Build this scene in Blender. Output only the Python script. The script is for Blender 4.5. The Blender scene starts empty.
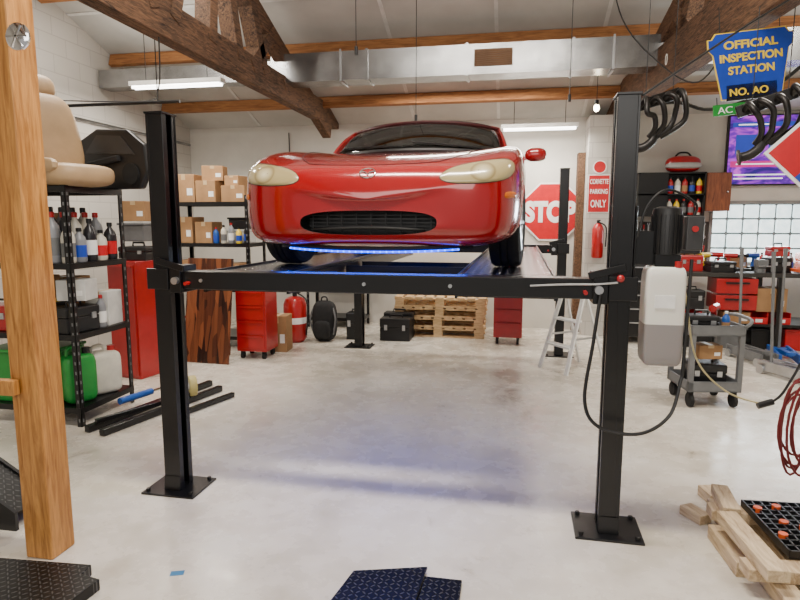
import bpy, bmesh, math, random
from mathutils import Vector, Matrix, Euler
from mathutils.bvhtree import BVHTree
random.seed(4)
SC=bpy.context.scene
C=SC.collection
R=math.radians

# ------------------------------------------------------------ materials
MATS={}
def nodes(name):
    m=bpy.data.materials.new(name); m.use_nodes=True
    nt=m.node_tree; b=nt.nodes['Principled BSDF']
    return m,nt,b
def ramp(nt,fac,cols):
    r=nt.nodes.new('ShaderNodeValToRGB')
    e=r.color_ramp.elements
    while len(e)<len(cols): e.new(.5)
    for i,(p,c) in enumerate(cols):
        e[i].position=p; e[i].color=(c[0],c[1],c[2],1)
    nt.links.new(fac,r.inputs[0]); return r.outputs[0]
def objco(nt,scale=(1,1,1)):
    t=nt.nodes.new('ShaderNodeTexCoord'); mp=nt.nodes.new('ShaderNodeMapping')
    mp.inputs['Scale'].default_value=scale
    nt.links.new(t.outputs['Object'],mp.inputs[0]); return mp.outputs[0]
def noise(nt,co,scale,detail=4,rough=.55,dist=0):
    n=nt.nodes.new('ShaderNodeTexNoise'); n.inputs['Scale'].default_value=scale
    n.inputs['Detail'].default_value=detail; n.inputs['Roughness'].default_value=rough
    n.inputs['Distortion'].default_value=dist
    nt.links.new(co,n.inputs['Vector']); return n.outputs[0]
def bumpn(nt,b,h,s,d=.01):
    n=nt.nodes.new('ShaderNodeBump'); n.inputs['Strength'].default_value=s; n.inputs['Distance'].default_value=d
    nt.links.new(h,n.inputs['Height']); nt.links.new(n.outputs[0],b.inputs['Normal'])
def mth(nt,op,a,b=None):
    n=nt.nodes.new('ShaderNodeMath'); n.operation=op
    for i,v in enumerate((a,b)):
        if v is None: continue
        if isinstance(v,(int,float)): n.inputs[i].default_value=v
        else: nt.links.new(v,n.inputs[i])
    return n.outputs[0]
def mat(name,col,rough=.5,metal=0,var=.12,scale=9,bump=0,emit=0,trans=0,coat=0,ecol=None,alpha=1):
    if name in MATS: return MATS[name]
    m,nt,b=nodes(name)
    co=objco(nt); n=noise(nt,co,scale)
    lo=[max(0,c*(1-var)) for c in col]; hi=[min(1,c*(1+var)) for c in col]
    nt.links.new(ramp(nt,n,[(.3,lo),(.7,hi)]),b.inputs['Base Color'])
    b.inputs['Roughness'].default_value=rough; b.inputs['Metallic'].default_value=metal
    if trans: b.inputs['Transmission Weight'].default_value=trans
    if coat:
        b.inputs['Coat Weight'].default_value=coat; b.inputs['Coat Roughness'].default_value=.04
    if emit:
        b.inputs['Emission Color'].default_value=tuple(ecol or col)+(1,)
        b.inputs['Emission Strength'].default_value=emit
    if bump: bumpn(nt,b,noise(nt,co,scale*6),bump)
    if alpha<1: b.inputs['Alpha'].default_value=alpha
    MATS[name]=m; return m
def wood(name,c1,c2,scale=(3,3,.35),rough=.65,bump=.25):
    if name in MATS: return MATS[name]
    m,nt,b=nodes(name)
    co=objco(nt,scale)
    n=noise(nt,co,9,6,.6,1.2); n2=noise(nt,objco(nt),1.3,2)
    a=mth(nt,'ADD',mth(nt,'MULTIPLY',n,.75),mth(nt,'MULTIPLY',n2,.25))
    nt.links.new(ramp(nt,a,[(.36,c1),(.62,c2)]),b.inputs['Base Color'])
    b.inputs['Roughness'].default_value=rough
    bumpn(nt,b,n,bump)
    MATS[name]=m; return m
def diamond(name,c1,c2,cells=34,rough=.35,metal=.9):
    m,nt,b=nodes(name)
    t=nt.nodes.new('ShaderNodeTexCoord'); s=nt.nodes.new('ShaderNodeSeparateXYZ')
    nt.links.new(t.outputs['Object'],s.inputs[0])
    X=mth(nt,'MULTIPLY',s.outputs[0],cells); Y=mth(nt,'MULTIPLY',s.outputs[1],cells)
    par=mth(nt,'ABSOLUTE',mth(nt,'MODULO',mth(nt,'ADD',mth(nt,'FLOOR',X),mth(nt,'FLOOR',Y)),2))
    lx=mth(nt,'SUBTRACT',mth(nt,'SUBTRACT',X,mth(nt,'FLOOR',X)),.5)
    ly=mth(nt,'SUBTRACT',mth(nt,'SUBTRACT',Y,mth(nt,'FLOOR',Y)),.5)
    a=mth(nt,'MULTIPLY',mth(nt,'ADD',lx,ly),.707); c=mth(nt,'MULTIPLY',mth(nt,'SUBTRACT',lx,ly),.707)
    ip=mth(nt,'SUBTRACT',1,par)
    u=mth(nt,'ADD',mth(nt,'MULTIPLY',a,par),mth(nt,'MULTIPLY',c,ip))
    v=mth(nt,'ADD',mth(nt,'MULTIPLY',c,par),mth(nt,'MULTIPLY',a,ip))
    e=mth(nt,'ADD',mth(nt,'POWER',mth(nt,'DIVIDE',mth(nt,'ABSOLUTE',u),.45),2),mth(nt,'POWER',mth(nt,'DIVIDE',mth(nt,'ABSOLUTE',v),.13),2))
    h=ramp(nt,e,[(.55,(1,1,1)),(1.0,(0,0,0))])
    nt.links.new(ramp(nt,h,[(0,c1),(1,c2)]),b.inputs['Base Color'])
    b.inputs['Roughness'].default_value=rough; b.inputs['Metallic'].default_value=metal
    bumpn(nt,b,h,.8,.004)
    return m

M_red=mat('car_paint',(.31,.002,.005),.2,.1,.05,3,coat=1)
M_blk=mat('black_powder_coat',(.005,.005,.006),.3,.1,.2)
M_blkp=mat('black_plastic',(.007,.007,.008),.42,0,.2)
M_rub=mat('tyre_rubber',(.007,.007,.007),.8,0,.3,30,.2)
M_steel=mat('brushed_steel',(.50,.51,.53),.3,.9)
M_dsteel=mat('dark_wire',(.03,.03,.03),.5,.5)
M_chrome=mat('chrome',(.85,.85,.87),.08,1,.02)
M_galv=mat('galvanised_duct',(.34,.345,.35),.27,.95,.3,4)
M_whitep=mat('white_paint',(.78,.78,.75),.5)
M_glass=mat('window_glass',(.35,.42,.42),.02,0,.02,trans=.92)
M_redp=mat('red_enamel',(.38,.005,.007),.35,0,.1,coat=.4)
M_card=mat('cardboard',(.34,.19,.085),.85,0,.15,6)
M_tape=mat('packing_tape',(.50,.36,.2),.3)
M_wtr=wood('old_truss_wood',(.020,.011,.007),(.185,.095,.048),(6,.8,6),.85,.8)
M_wpost=wood('pine_post_wood',(.26,.095,.014),(.60,.28,.07),(4,4,.35),.5,.2)
M_wpur=wood('purlin_wood',(.17,.06,.018),(.40,.175,.06),(.4,4,4),.7)
M_wpal=wood('pallet_wood',(.48,.29,.13),(.80,.58,.32),(.6,4,4),.8)
M_wblk=wood('timber_block_wood',(.34,.23,.13),(.66,.52,.34),(4,.6,4),.75)
M_beige=mat('beige_leather',(.42,.28,.15),.5,0,.1,6,.1)
M_dia=diamond('runway_diamond_plate',(.04,.042,.05),(.85,.86,.9),20,.25)
M_diab=diamond('black_diamond_plate',(.004,.004,.004),(.08,.08,.08),38,.35,.3)
M_blue=mat('blue_led',(.0,.03,.6),.4,emit=4,ecol=(.0,.05,1))
M_blued=mat('blue_led_dot',(.0,.1,1),.4,emit=7,ecol=(.01,.12,1))
M_lamp=mat('lamp_tube',(1,1,1),.4,emit=9,ecol=(1,.97,.92))
M_bulb=mat('warm_bulb',(1,.9,.7),.4,emit=25,ecol=(1,.85,.6))
M_green=mat('green_plastic',(.015,.24,.035),.4)
M_yel=mat('yellow_paint',(.85,.60,.03),.4)
M_sblue=mat('sign_blue',(.012,.055,.42),.4)
M_sred=mat('sign_red',(.52,.006,.012),.35)
M_swhite=mat('sign_white',(.85,.85,.83),.4)
M_grey=mat('grey_plastic',(.14,.145,.15),.5)
M_orange=mat('orange_plastic',(.70,.10,.02),.45)
M_bluep=mat('blue_plastic',(.01,.08,.36),.4)
M_blkf=mat('black_fabric',(.01,.01,.011),.85,0,.3,20,.3)

# ------------------------------------------------------------ geometry
def spline(P,n=8,closed=False):
    P=[Vector(p) for p in P]; out=[]
    N=len(P); rng=N if closed else N-1
    for i in range(rng):
        if closed: a,b,c,d=P[i-1],P[i],P[(i+1)%N],P[(i+2)%N]
        else: a,b,c,d=P[max(i-1,0)],P[i],P[i+1],P[min(i+2,N-1)]
        for k in range(n):
            t=k/n
            out.append(.5*((2*b)+(c-a)*t+(2*a-5*b+4*c-d)*t*t+(3*b-a-3*c+d)*t**3))
    if not closed: out.append(P[-1])
    return out
class G:
    def __init__(s): s.v=[];s.f=[];s.m=[];s.x=Matrix()
    def add(s,vs,fs,mi=0):
        o=len(s.v); s.v+=[s.x@Vector(v) for v in vs]; s.f+=[[i+o for i in f] for f in fs]; s.m+=[mi]*len(fs); return s
    def box(s,x0,x1,y0,y1,z0,z1,mi=0):
        return s.add([(x0,y0,z0),(x1,y0,z0),(x1,y1,z0),(x0,y1,z0),(x0,y0,z1),(x1,y0,z1),(x1,y1,z1),(x0,y1,z1)],
          [(0,3,2,1),(4,5,6,7),(0,1,5,4),(1,2,6,5),(2,3,7,6),(3,0,4,7)],mi)
    def cbox(s,c,d,rot=(0,0,0),mi=0):
        e=Euler([R(a) for a in rot]).to_matrix(); c=Vector(c); h=[q/2 for q in d]
        vs=[c+e@Vector((a*h[0],b*h[1],k*h[2])) for k in(-1,1) for a,b in((-1,-1),(1,-1),(1,1),(-1,1))]
        return s.add(vs,[(0,3,2,1),(4,5,6,7),(0,1,5,4),(1,2,6,5),(2,3,7,6),(3,0,4,7)],mi)
    def beam(s,p0,p1,w,h,mi=0):
        p0=Vector(p0);p1=Vector(p1);d=(p1-p0).normalized()
        up=Vector((0,0,1)) if abs(d.z)<.95 else Vector((0,1,0))
        r=d.cross(up).normalized(); u=r.cross(d)
        vs=[p+r*a*w/2+u*b*h/2 for p in(p0,p1) for a,b in((-1,-1),(1,-1),(1,1),(-1,1))]
        return s.add(vs,[(0,3,2,1),(4,5,6,7),(0,1,5,4),(1,2,6,5),(2,3,7,6),(3,0,4,7)],mi)
    def cyl(s,p0,p1,r0,r1=None,n=18,mi=0):
        if r1 is None:r1=r0
        p0=Vector(p0);p1=Vector(p1);d=(p1-p0).normalized()
        a=d.orthogonal().normalized();b=d.cross(a)
        vs=[p+(a*math.cos(2*math.pi*i/n)+b*math.sin(2*math.pi*i/n))*r for p,r in((p0,r0),(p1,r1)) for i in range(n)]
        fs=[(i,(i+1)%n,n+(i+1)%n,n+i) for i in range(n)]+[tuple(reversed(range(n))),tuple(range(n,2*n))]
        return s.add(vs,fs,mi)
    def tube(s,P,r,n=8,mi=0,closed=False):
        P=[Vector(p) for p in P];N=len(P);vs=[];a=None
        for i,p in enumerate(P):
            if closed: d=(P[(i+1)%N]-P[i-1])
            else: d=(P[min(i+1,N-1)]-P[max(i-1,0)])
            if d.length<1e-9: d=Vector((0,0,1))
            d.normalize()
            if a is None: a=d.orthogonal().normalized()
            a=(a-d*a.dot(d)).normalized(); b=d.cross(a)
            rr=r[i] if isinstance(r,(list,tuple)) else r
            vs+=[p+(a*math.cos(2*math.pi*k/n)+b*math.sin(2*math.pi*k/n))*rr for k in range(n)]
        fs=[]
        for i in range(N if closed else N-1):
            j=(i+1)%N
            fs+=[(i*n+k,i*n+(k+1)%n,j*n+(k+1)%n,j*n+k) for k in range(n)]
        if not closed: fs+=[tuple(reversed(range(n))),tuple(range((N-1)*n,N*n))]
        return s.add(vs,fs,mi)
    def lathe(s,prof,c=(0,0,0),n=24,axis='Z',mi=0,closed=False):
        c=Vector(c);vs=[]
        for r,z in prof:
            for k in range(n):
                a=2*math.pi*k/n;x,y=r*math.cos(a),r*math.sin(a)
                q=Vector((x,y,z)) if axis=='Z' else (Vector((z,x,y)) if axis=='X' else Vector((x,z,y)))
                vs.append(c+q)
        fs=[]
        L=len(prof)
        for i in range(L if closed else L-1):
            j=(i+1)%L
            fs+=[(i*n+k,i*n+(k+1)%n,j*n+(k+1)%n,j*n+k) for k in range(n)]
        if not closed:
            fs+=[tuple(reversed(range(n))),tuple(range((L-1)*n,L*n))]
        return s.add(vs,fs,mi)
    def prism(s,poly,y0,y1,mi=0):
        n=len(poly)
        vs=[(x,y0,z) for x,z in poly]+[(x,y1,z) for x,z in poly]
        return s.add(vs,[tuple(range(n)),tuple(reversed(range(n,2*n)))]+[(i,n+i,n+(i+1)%n,(i+1)%n) for i in range(n)],mi)
    def prismz(s,poly,z0,z1,mi=0):
        n=len(poly)
        vs=[(x,y,z0) for x,y in poly]+[(x,y,z1) for x,y in poly]
        return s.add(vs,[tuple(reversed(range(n))),tuple(range(n,2*n))]+[(i,(i+1)%n,n+(i+1)%n,n+i) for i in range(n)],mi)
    def ell(s,c,r,n=16,mi=0,p=1.0,rot=None):
        vs=[];fs=[];m=n//2;c=Vector(c)
        sg=lambda q:math.copysign(abs(q)**p,q)
        e=Euler([R(a) for a in rot]).to_matrix() if rot else Matrix.Identity(3)
        for i in range(m+1):
            t=-math.pi/2+math.pi*i/m
            for k in range(n):
                a=2*math.pi*k/n
                vs.append(c+e@Vector((r[0]*sg(math.cos(t))*sg(math.cos(a)),r[1]*sg(math.cos(t))*sg(math.sin(a)),r[2]*sg(math.sin(t)))))
        for i in range(m):
            fs+=[(i*n+k,i*n+(k+1)%n,(i+1)*n+(k+1)%n,(i+1)*n+k) for k in range(n)]
        return s.add(vs,fs,mi)
    def grid(s,rows,mi=0,closed=False):
        n=len(rows[0]);vs=[p for r in rows for p in r];fs=[]
        for i in range(len(rows)-1):
            for k in range(n if closed else n-1):
                fs.append((i*n+k,i*n+(k+1)%n,(i+1)*n+(k+1)%n,(i+1)*n+k))
        return s.add(vs,fs,mi)
def fin(o,mats,parent=None,label=None,cat=None,kind=None,group=None):
    C.objects.link(o)
    if parent: o.parent=parent
    if label:o['label']=label
    if cat:o['category']=cat
    if kind:o['kind']=kind
    if group:o['group']=group
    return o
def build(g,name,mats,parent=None,label=None,cat=None,kind=None,group=None,smooth=40,bevel=0,loc=(0,0,0),rot=(0,0,0),solid=0,sub=0):
    me=bpy.data.meshes.new(name)
    me.from_pydata([tuple(v) for v in g.v],[],g.f)
    if not isinstance(mats,(list,tuple)): mats=[mats]
    for m in mats: me.materials.append(m)
    me.polygons.foreach_set('material_index',g.m)
    bm=bmesh.new();bm.from_mesh(me)
    bmesh.ops.remove_doubles(bm,verts=bm.verts,dist=1e-6)
    bmesh.ops.recalc_face_normals(bm,faces=bm.faces)
    bm.to_mesh(me);bm.free()
    if smooth:
        me.polygons.foreach_set('use_smooth',[True]*len(me.polygons))
        me.set_sharp_from_angle(angle=R(smooth))
    o=bpy.data.objects.new(name,me)
    if not parent or loc!=(0,0,0): o.location=loc
    o.rotation_euler=[R(a) for a in rot]
    if solid:
        md=o.modifiers.new('s','SOLIDIFY');md.thickness=solid;md.offset=0
    if bevel:
        md=o.modifiers.new('b','BEVEL');md.width=bevel;md.segments=2;md.limit_method='ANGLE'
    if sub:
        md=o.modifiers.new('u','SUBSURF');md.levels=sub;md.render_levels=sub
    return fin(o,mats,parent,label,cat,kind,group)
def thing(name,label,cat,loc=(0,0,0),rot=(0,0,0),group=None):
    o=bpy.data.objects.new(name,None);o.empty_display_size=.1
    o.location=loc;o.rotation_euler=[R(a) for a in rot]
    return fin(o,None,None,label,cat,None,group)
def dup(t,loc,rz=None,label=None,group=None):
    def cp(o,par):
        n=o.copy();C.objects.link(n)
        if par: n.parent=par
        for ch in list(o.children):
            cp(ch,n)
        return n
    n=cp(t,None);n.location=loc
    if rz is not None:n.rotation_euler[2]=R(rz)
    if label:n['label']=label
    if group:n['group']=group
    return n
def text(txt,name,m,parent,loc,width=None,size=.1,ext=.002,bold=0,rot=0,height=None,flat=False):
    cu=bpy.data.curves.new('t','FONT');cu.body=txt;cu.size=size;cu.extrude=ext;cu.offset=bold
    cu.align_x='CENTER';cu.align_y='CENTER'
    ob=bpy.data.objects.new('t',cu);C.objects.link(ob)
    dg=bpy.context.evaluated_depsgraph_get();dg.update()
    me=bpy.data.meshes.new_from_object(ob.evaluated_get(dg))
    bpy.data.objects.remove(ob)
    xs=[v.co.x for v in me.vertices];ys=[v.co.y for v in me.vertices]
    cx=(min(xs)+max(xs))/2;cy=(min(ys)+max(ys))/2
    sx=width/(max(xs)-min(xs)) if width else 1
    sy=height/(max(ys)-min(ys)) if height else sx
    ca,sa=math.cos(R(rot)),math.sin(R(rot))
    for v in me.vertices:
        x,y=(v.co.x-cx)*sx,(v.co.y-cy)*sy
        x,y=x*ca-y*sa,x*sa+y*ca
        v.co=(x,y,v.co.z) if flat else (x,-v.co.z,y)
    me.materials.clear();me.materials.append(m);me.name=name
    o=bpy.data.objects.new(name,me);o.location=loc
    return fin(o,None,parent)

# ------------------------------------------------------------ room
XL,XR,YB,YF=-5.0,5.6,8.8,-3.0
def roofz(y): return 3.0+.35*(YB-y) if y>2.9 else 3.0+.35*(YB-2.9)-.35*(2.9-y)
m,nt,b=nodes('concrete_floor')
co=objco(nt)
n1=noise(nt,co,.7,5,.55,.4);n2=noise(nt,co,5,7,.6);n3=noise(nt,co,60,3)
a=mth(nt,'ADD',mth(nt,'MULTIPLY',n1,.72),mth(nt,'MULTIPLY',n2,.28))
base=ramp(nt,a,[(.36,(.47,.42,.34)),(.47,(.61,.56,.48)),(.60,(.72,.68,.60))])
st=ramp(nt,noise(nt,co,1.1,9,.72,1.6),[(.33,(.46,.43,.39)),(.36,(.80,.78,.75)),(.41,(1,1,1))])
mx=nt.nodes.new('ShaderNodeMix');mx.data_type='RGBA';mx.blend_type='MULTIPLY';mx.inputs[0].default_value=.8
nt.links.new(base,mx.inputs[6]);nt.links.new(st,mx.inputs[7])
sc_=ramp(nt,noise(nt,objco(nt,(.6,2.5,1)),3.2,8,.75,.8),[(.30,(.62,.59,.55)),(.345,(1,1,1))])
mx2=nt.nodes.new('ShaderNodeMix');mx2.data_type='RGBA';mx2.blend_type='MULTIPLY';mx2.inputs[0].default_value=.7
nt.links.new(mx.outputs[2],mx2.inputs[6]);nt.links.new(sc_,mx2.inputs[7])
spk=ramp(nt,noise(nt,co,22,4,.65),[(.25,(.42,.38,.34)),(.29,(1,1,1))])
mx3=nt.nodes.new('ShaderNodeMix');mx3.data_type='RGBA';mx3.blend_type='MULTIPLY';mx3.inputs[0].default_value=.7
nt.links.new(mx2.outputs[2],mx3.inputs[6]);nt.links.new(spk,mx3.inputs[7])
nt.links.new(mx3.outputs[2],b.inputs['Base Color'])
nt.links.new(ramp(nt,n2,[(.3,(.15,)*3),(.7,(.38,)*3)]),b.inputs['Roughness'])
bumpn(nt,b,mth(nt,'ADD',n2,mth(nt,'MULTIPLY',n3,.3)),.05)
M_floor=m
M_wall=mat('painted_wall',(.62,.60,.55),.8,0,.08,2,.15)
M_ceil=mat('ceiling_board',(.50,.495,.47),.85,0,.14,1.5)
m,nt,b=nodes('painted_block')
br=nt.nodes.new('ShaderNodeTexBrick');br.inputs['Scale'].default_value=1
br.inputs['Brick Width'].default_value=.4;br.inputs['Row Height'].default_value=.2;br.inputs['Mortar Size'].default_value=.006
br.inputs['Color1'].default_value=(.54,.52,.48,1);br.inputs['Color2'].default_value=(.51,.49,.45,1);br.inputs['Mortar'].default_value=(.42,.40,.37,1)
t=nt.nodes.new('ShaderNodeTexCoord');sp=nt.nodes.new('ShaderNodeSeparateXYZ');cb=nt.nodes.new('ShaderNodeCombineXYZ')
nt.links.new(t.outputs['Object'],sp.inputs[0])
nt.links.new(mth(nt,'ADD',sp.outputs[0],sp.outputs[1]),cb.inputs[0]);nt.links.new(sp.outputs[2],cb.inputs[1]);nt.links.new(cb.outputs[0],br.inputs['Vector'])
nt.links.new(br.outputs[0],b.inputs['Base Color']);b.inputs['Roughness'].default_value=.8
bumpn(nt,b,br.outputs['Fac'],-.2);M_block=m

build(G().box(XL-.2,XR+.2,YF-.5,YB+.2,-.15,0),'floor',M_floor,kind='structure',smooth=0)
WX0,WX1,WZ0,WZ1=2.72,4.52,1.0,1.8
build(G().box(XL,WX0,YB,YB+.2,0,3.05).box(WX1,XR,YB,YB+.2,0,3.05).box(WX0,WX1,YB,YB+.2,0,WZ0).box(WX0,WX1,YB,YB+.2,WZ1,3.05),'wall_back',M_wall,kind='structure',smooth=0)
pr=[(YF,0),(YB+.2,0),(YB+.2,2.93),(2.9,roofz(2.9)),(YF,roofz(YF))]
for nm,x0,x1 in(('wall_left',XL-.2,XL),('wall_right',XR,XR+.2)):
    g=G()
    g.add([(x0,y,z) for y,z in pr]+[(x1,y,z) for y,z in pr],[tuple(range(5)),tuple(range(9,4,-1))]+[(i,(i+1)%5,5+(i+1)%5,5+i) for i in range(5)])
    build(g,nm,M_block if nm=='wall_left' else M_wall,kind='structure',smooth=0)
g=G()
for (y0,y1) in((2.9,YB+.2),(YF,2.9)):
    z0,z1=roofz(y0),roofz(y1)
    g.add([(x,y,z+dz) for dz in(0,.12) for x,y,z in((XL-.2,y0,z0),(XR+.2,y0,z0),(XR+.2,y1,z1),(XL-.2,y1,z1))],
      [(0,3,2,1),(4,5,6,7),(0,1,5,4),(1,2,6,5),(2,3,7,6),(3,0,4,7)])
build(g,'ceiling',M_ceil,kind='structure',smooth=0)
M_seamc=mat('ceiling_batten',(.62,.62,.60),.6)
for i,y in enumerate([7.45,6.25,5.05,3.85]):
    z=roofz(y);build(G().cbox(((XL+XR)/2,y,z-.006),(XR-XL-.02,.04,.012),(-19.3,0,0)),'trim_%d'%(i+1),M_seamc,kind='structure',smooth=0)
for i,x in enumerate([-3.8,-1.4,-.2,.95,3.2]):
    y0,y1=3.0,8.75
    build(G().beam((x,y0,roofz(y0)-.004),(x,y1,roofz(y1)-.004),.04,.012),'trim_%d'%(i+20),M_seamc,kind='structure',smooth=0)
mg,nt,b=nodes('glass_block')
b.inputs['Base Color'].default_value=(.6,.7,.7,1);b.inputs['Roughness'].default_value=.1
n=noise(nt,objco(nt),14,3);b.inputs['Emission Strength'].default_value=2.3
nt.links.new(ramp(nt,n,[(.3,(.55,.72,.75)),(.7,(.9,1,1))]),b.inputs['Emission Color']);bumpn(nt,b,n,.6)
g=G();nx,nz=9,4;dx=(WX1-WX0)/nx;dz=(WZ1-WZ0)/nz
for i in range(nx):
    for k in range(nz):
        g.box(WX0+i*dx+.012,WX0+(i+1)*dx-.012,YB+.02,YB+.1,WZ0+k*dz+.012,WZ0+(k+1)*dz-.012)
g.box(WX0,WX1,YB+.05,YB+.12,WZ0,WZ1,1)
build(g,'window_1',[mg,mat('dark_mortar',(.12,.13,.13),.9)],kind='structure',bevel=.014)
g=G().box(WX0-.04,WX1+.04,YB-.02,YB,WZ0-.04,WZ0).box(WX0-.04,WX0,YB-.02,YB,WZ0,WZ1).box(WX0-.04,WX1+.04,YB-.02,YB,WZ1,WZ1+.04).box(WX1,WX1+.04,YB-.02,YB,WZ0,WZ1)
build(g,'trim_12',mat('grey_trim',(.25,.25,.25),.6),kind='structure',smooth=0)
build(G().box(1.0,1.32,8.35,8.8,0,2.95),'wall_pillar',M_block,kind='structure',smooth=0)
build(G().box(.90,.995,8.6,8.8,0,2.5),'trim_11',M_wtr,kind='structure',smooth=0)

for y in(8.05,6.95,5.85,4.75):
    z=roofz(y)-.085
    build(G().cbox(((XL+XR)/2,y,z),(XR-XL-.04,.06,.14),(-19.3,0,0)),'purlin',M_wpur,label='long orange-brown wooden purlin under the white roof boards',cat='roof beam',group='roof purlins',smooth=0)
def truss(X,rz,lab,H=.27,W=.06):
    T=thing('roof_truss',lab,'roof truss',(X,8.78,0),(0,0,rz))
    o=-8.78;K=1/math.cos(R(rz))
    f=lambda y:(y+o)*K
    build(G().box(-W,W,f(YF+.05),0,2.93,2.93+H),'bottom_chord',M_wtr,T,smooth=0,bevel=.010)
    y0,y1=2.95,8.4
    build(G().beam((0,f(y1),roofz(y1)-.30),(0,f(y0),roofz(y0)-.30),.12,.2),'top_chord',M_wtr,T,smooth=0,bevel=.006)
    build(G().beam((0,f(YF+.3),roofz(YF+.3)-.30),(0,f(y0),roofz(y0)-.30),.12,.2),'top_chord',M_wtr,T,smooth=0,bevel=.006)
    for (a,bb) in((6.6,7.0),(6.1,5.75),(5.75,6.35),(5.5,5.25),(4.95,5.05),(4.35,4.75),(4.1,3.6),(3.0,2.95),(1.0,2.8)):
        build(G().beam((.0,f(a),2.93+H*.6),(.0,f(bb),roofz(bb)-.26),.15,.13),'web',M_wtr,T,smooth=0,bevel=.005)
    return T
truss(-2.62,0,'rough dark brown timber roof truss with diagonal webs',.28,.065)
tr=truss(1.34,4.5,'weathered brown timber truss with a white painted zero',.38,.085)
text('0','lettering',M_swhite,tr,(-.089,-2.45,3.12),size=.15).rotation_euler=(0,0,R(-90))
# duct
T=thing('air_duct','galvanised sheet metal air duct with brown vent grille','duct',(0,6.78,3.13))
build(G().box(-4.95,-2.72,-.12,.10,.04,.25),'branch_duct',M_galv,T,smooth=0)
g=G().box(-2.72,2.9,-.16,.14,0,.31)
for x in(-1.6,-.5,.6,1.55): g.box(x-.015,x+.015,-.175,.155,-.012,.322)
build(g,'duct_body',M_galv,T,smooth=0)
M_brn=mat('brown_grille',(.16,.08,.035),.5,.3)
g=G().box(-.42,-.02,-.175,-.16,.08,.25)
for k in range(7): g.box(-.41,-.03,-.185,-.172,.095+k*.02,.103+k*.02)
build(g,'vent_grille',M_brn,T,smooth=0)
for x in(-1.9,1.0):
    build(G().box(x-.01,x+.01,-.17,-.165,-.02,.33).box(x-.01,x+.01,-.17,.15,-.02,-.01),'strap',M_steel,T,smooth=0)
def tube_lamp(loc,L,ztop,lab):
    T=thing('fluorescent_light',lab,'ceiling light',loc)
    build(G().box(-L/2,L/2,-.06,.06,.02,.07),'housing',M_whitep,T,smooth=0,bevel=.005)
    for y in(-.03,.03): build(G().cyl((-L/2+.03,y,.005),(L/2-.03,y,.005),.016),'lamp_tube',M_lamp,T)
    for x in(-L/3,L/3): build(G().cyl((x,0,.06),(x,0,ztop-loc[2]),.004,n=6),'hanger',M_dsteel,T)
tube_lamp((-3.8,6.45,3.1),1.15,roofz(6.45),'white twin-tube fluorescent shop light hanging from the roof')
tube_lamp((.35,8.3,2.78),1.0,roofz(8.3),'white twin-tube fluorescent shop light near the wall')
for loc in((.98,7.6,2.98),(1.45,4.3,3.45)):
    T=thing('light_bulb','glowing warm bulb in a black ceiling socket','light bulb',loc)
    zt=roofz(loc[1])-loc[2]
    build(G().ell((0,0,-.07),(.035,.035,.045)),'bulb',M_bulb,T)
    build(G().cyl((0,0,-.035),(0,0,.02),.022).cyl((0,0,.01),(0,0,zt),.004,n=6),'socket',M_blkp,T)

# ------------------------------------------------------------ lift
L=thing('car_lift','black four-post car lift holding up the red car','car lift',(-.69,3.03,0),(0,0,-1))
PX=1.215;LY=4.05;PH=2.15
for sx in(-1,1):
    for py in(0,LY):
        x=sx*PX
        g=G();w=.050;d=.066
        xo=x+sx*w;xi=x-sx*w
        g.box(min(xo,xo-sx*.012),max(xo,xo-sx*.012),py-d,py+d,.012,PH)
        for s in(-1,1):
            ya=py+s*d;g.box(min(xi,xo-sx*.012),max(xi,xo-sx*.012),min(ya,ya-s*.01),max(ya,ya-s*.01),.012,PH)
            yb=py+s*(d-.01);g.box(min(xi,xi+sx*.01),max(xi,xi+sx*.01),min(yb,yb-s*.03),max(yb,yb-s*.03),.012,PH)
        g.box(x-w-.005,x+w+.005,py-d-.005,py+d+.005,PH,PH+.012)
        P=build(g,'post',M_blk,L,smooth=0,bevel=.002)
        g=G().box(x-.006,x+.006,py-.025,py+.025,.02,PH-.02)
        for k in range(18): g.box(x-.016,x+.016,py-.02,py+.02,.15+k*.1,.19+k*.1)
        build(g,'lock_ladder',M_blk,P,smooth=0)
        g=G().box(x-.165,x+.165,py-.135,py+.135,0,.012)
        g.add([(x-.05,py-.07,.012),(x+.05,py-.07,.012),(x+.05,py-.077,.012),(x-.05,py-.077,.012),(x-.05,py-.07,.1),(x+.05,py-.07,.1)],[(0,1,5,4),(3,2,5,4),(0,3,4),(1,2,5),(0,1,2,3)])
        BP=build(g,'base_plate',M_blk,P,smooth=0,bevel=.002)
        for a in(-.135,.135):
            for c in(-.105,.105): build(G().cyl((x+a,py+c,.012),(x+a,py+c,.03),.012,n=6),'anchor_bolt',M_blkp,P)
for py in(0,LY):
    y0,y1=py-.06,py+.055
    B=build(G().box(-PX+.05,PX-.05,y0,y1,1.20,1.30),'crossbeam',M_blk,L,smooth=0,bevel=.006)
    for s in(-1,1):
        g=G();x=s*(PX-.09)
        g.box(x-.035,x+.035,py-.085,py+.085,1.18,1.33)
        g.beam((s*(PX+.02),py-.085,1.36),(s*(PX-.15),py-.085,1.315),.015,.035)
        g.box(min(s*(PX-.055),s*(PX+.075)),max(s*(PX-.055),s*(PX+.075)),py-.095,py-.075,1.20,1.315)
        build(g,'end_carriage',M_blk,B,smooth=0,bevel=.004)
        build(G().cyl((s*(PX-.10),py-.11,1.25),(s*(PX-.10),py-.085,1.25),.020),'pulley',M_steel,B)
        build(G().cyl((s*(PX-.16),py-.10,1.235),(s*(PX-.16),py-.06,1.235),.010),'pivot_bolt',M_redp,B)
    if py==0: B0=B
for x in(-.98,-.05,.4): build(G().cyl((x,-.068,1.25),(x,-.058,1.25),.010,n=8),'bolt',M_steel,B0)
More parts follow.
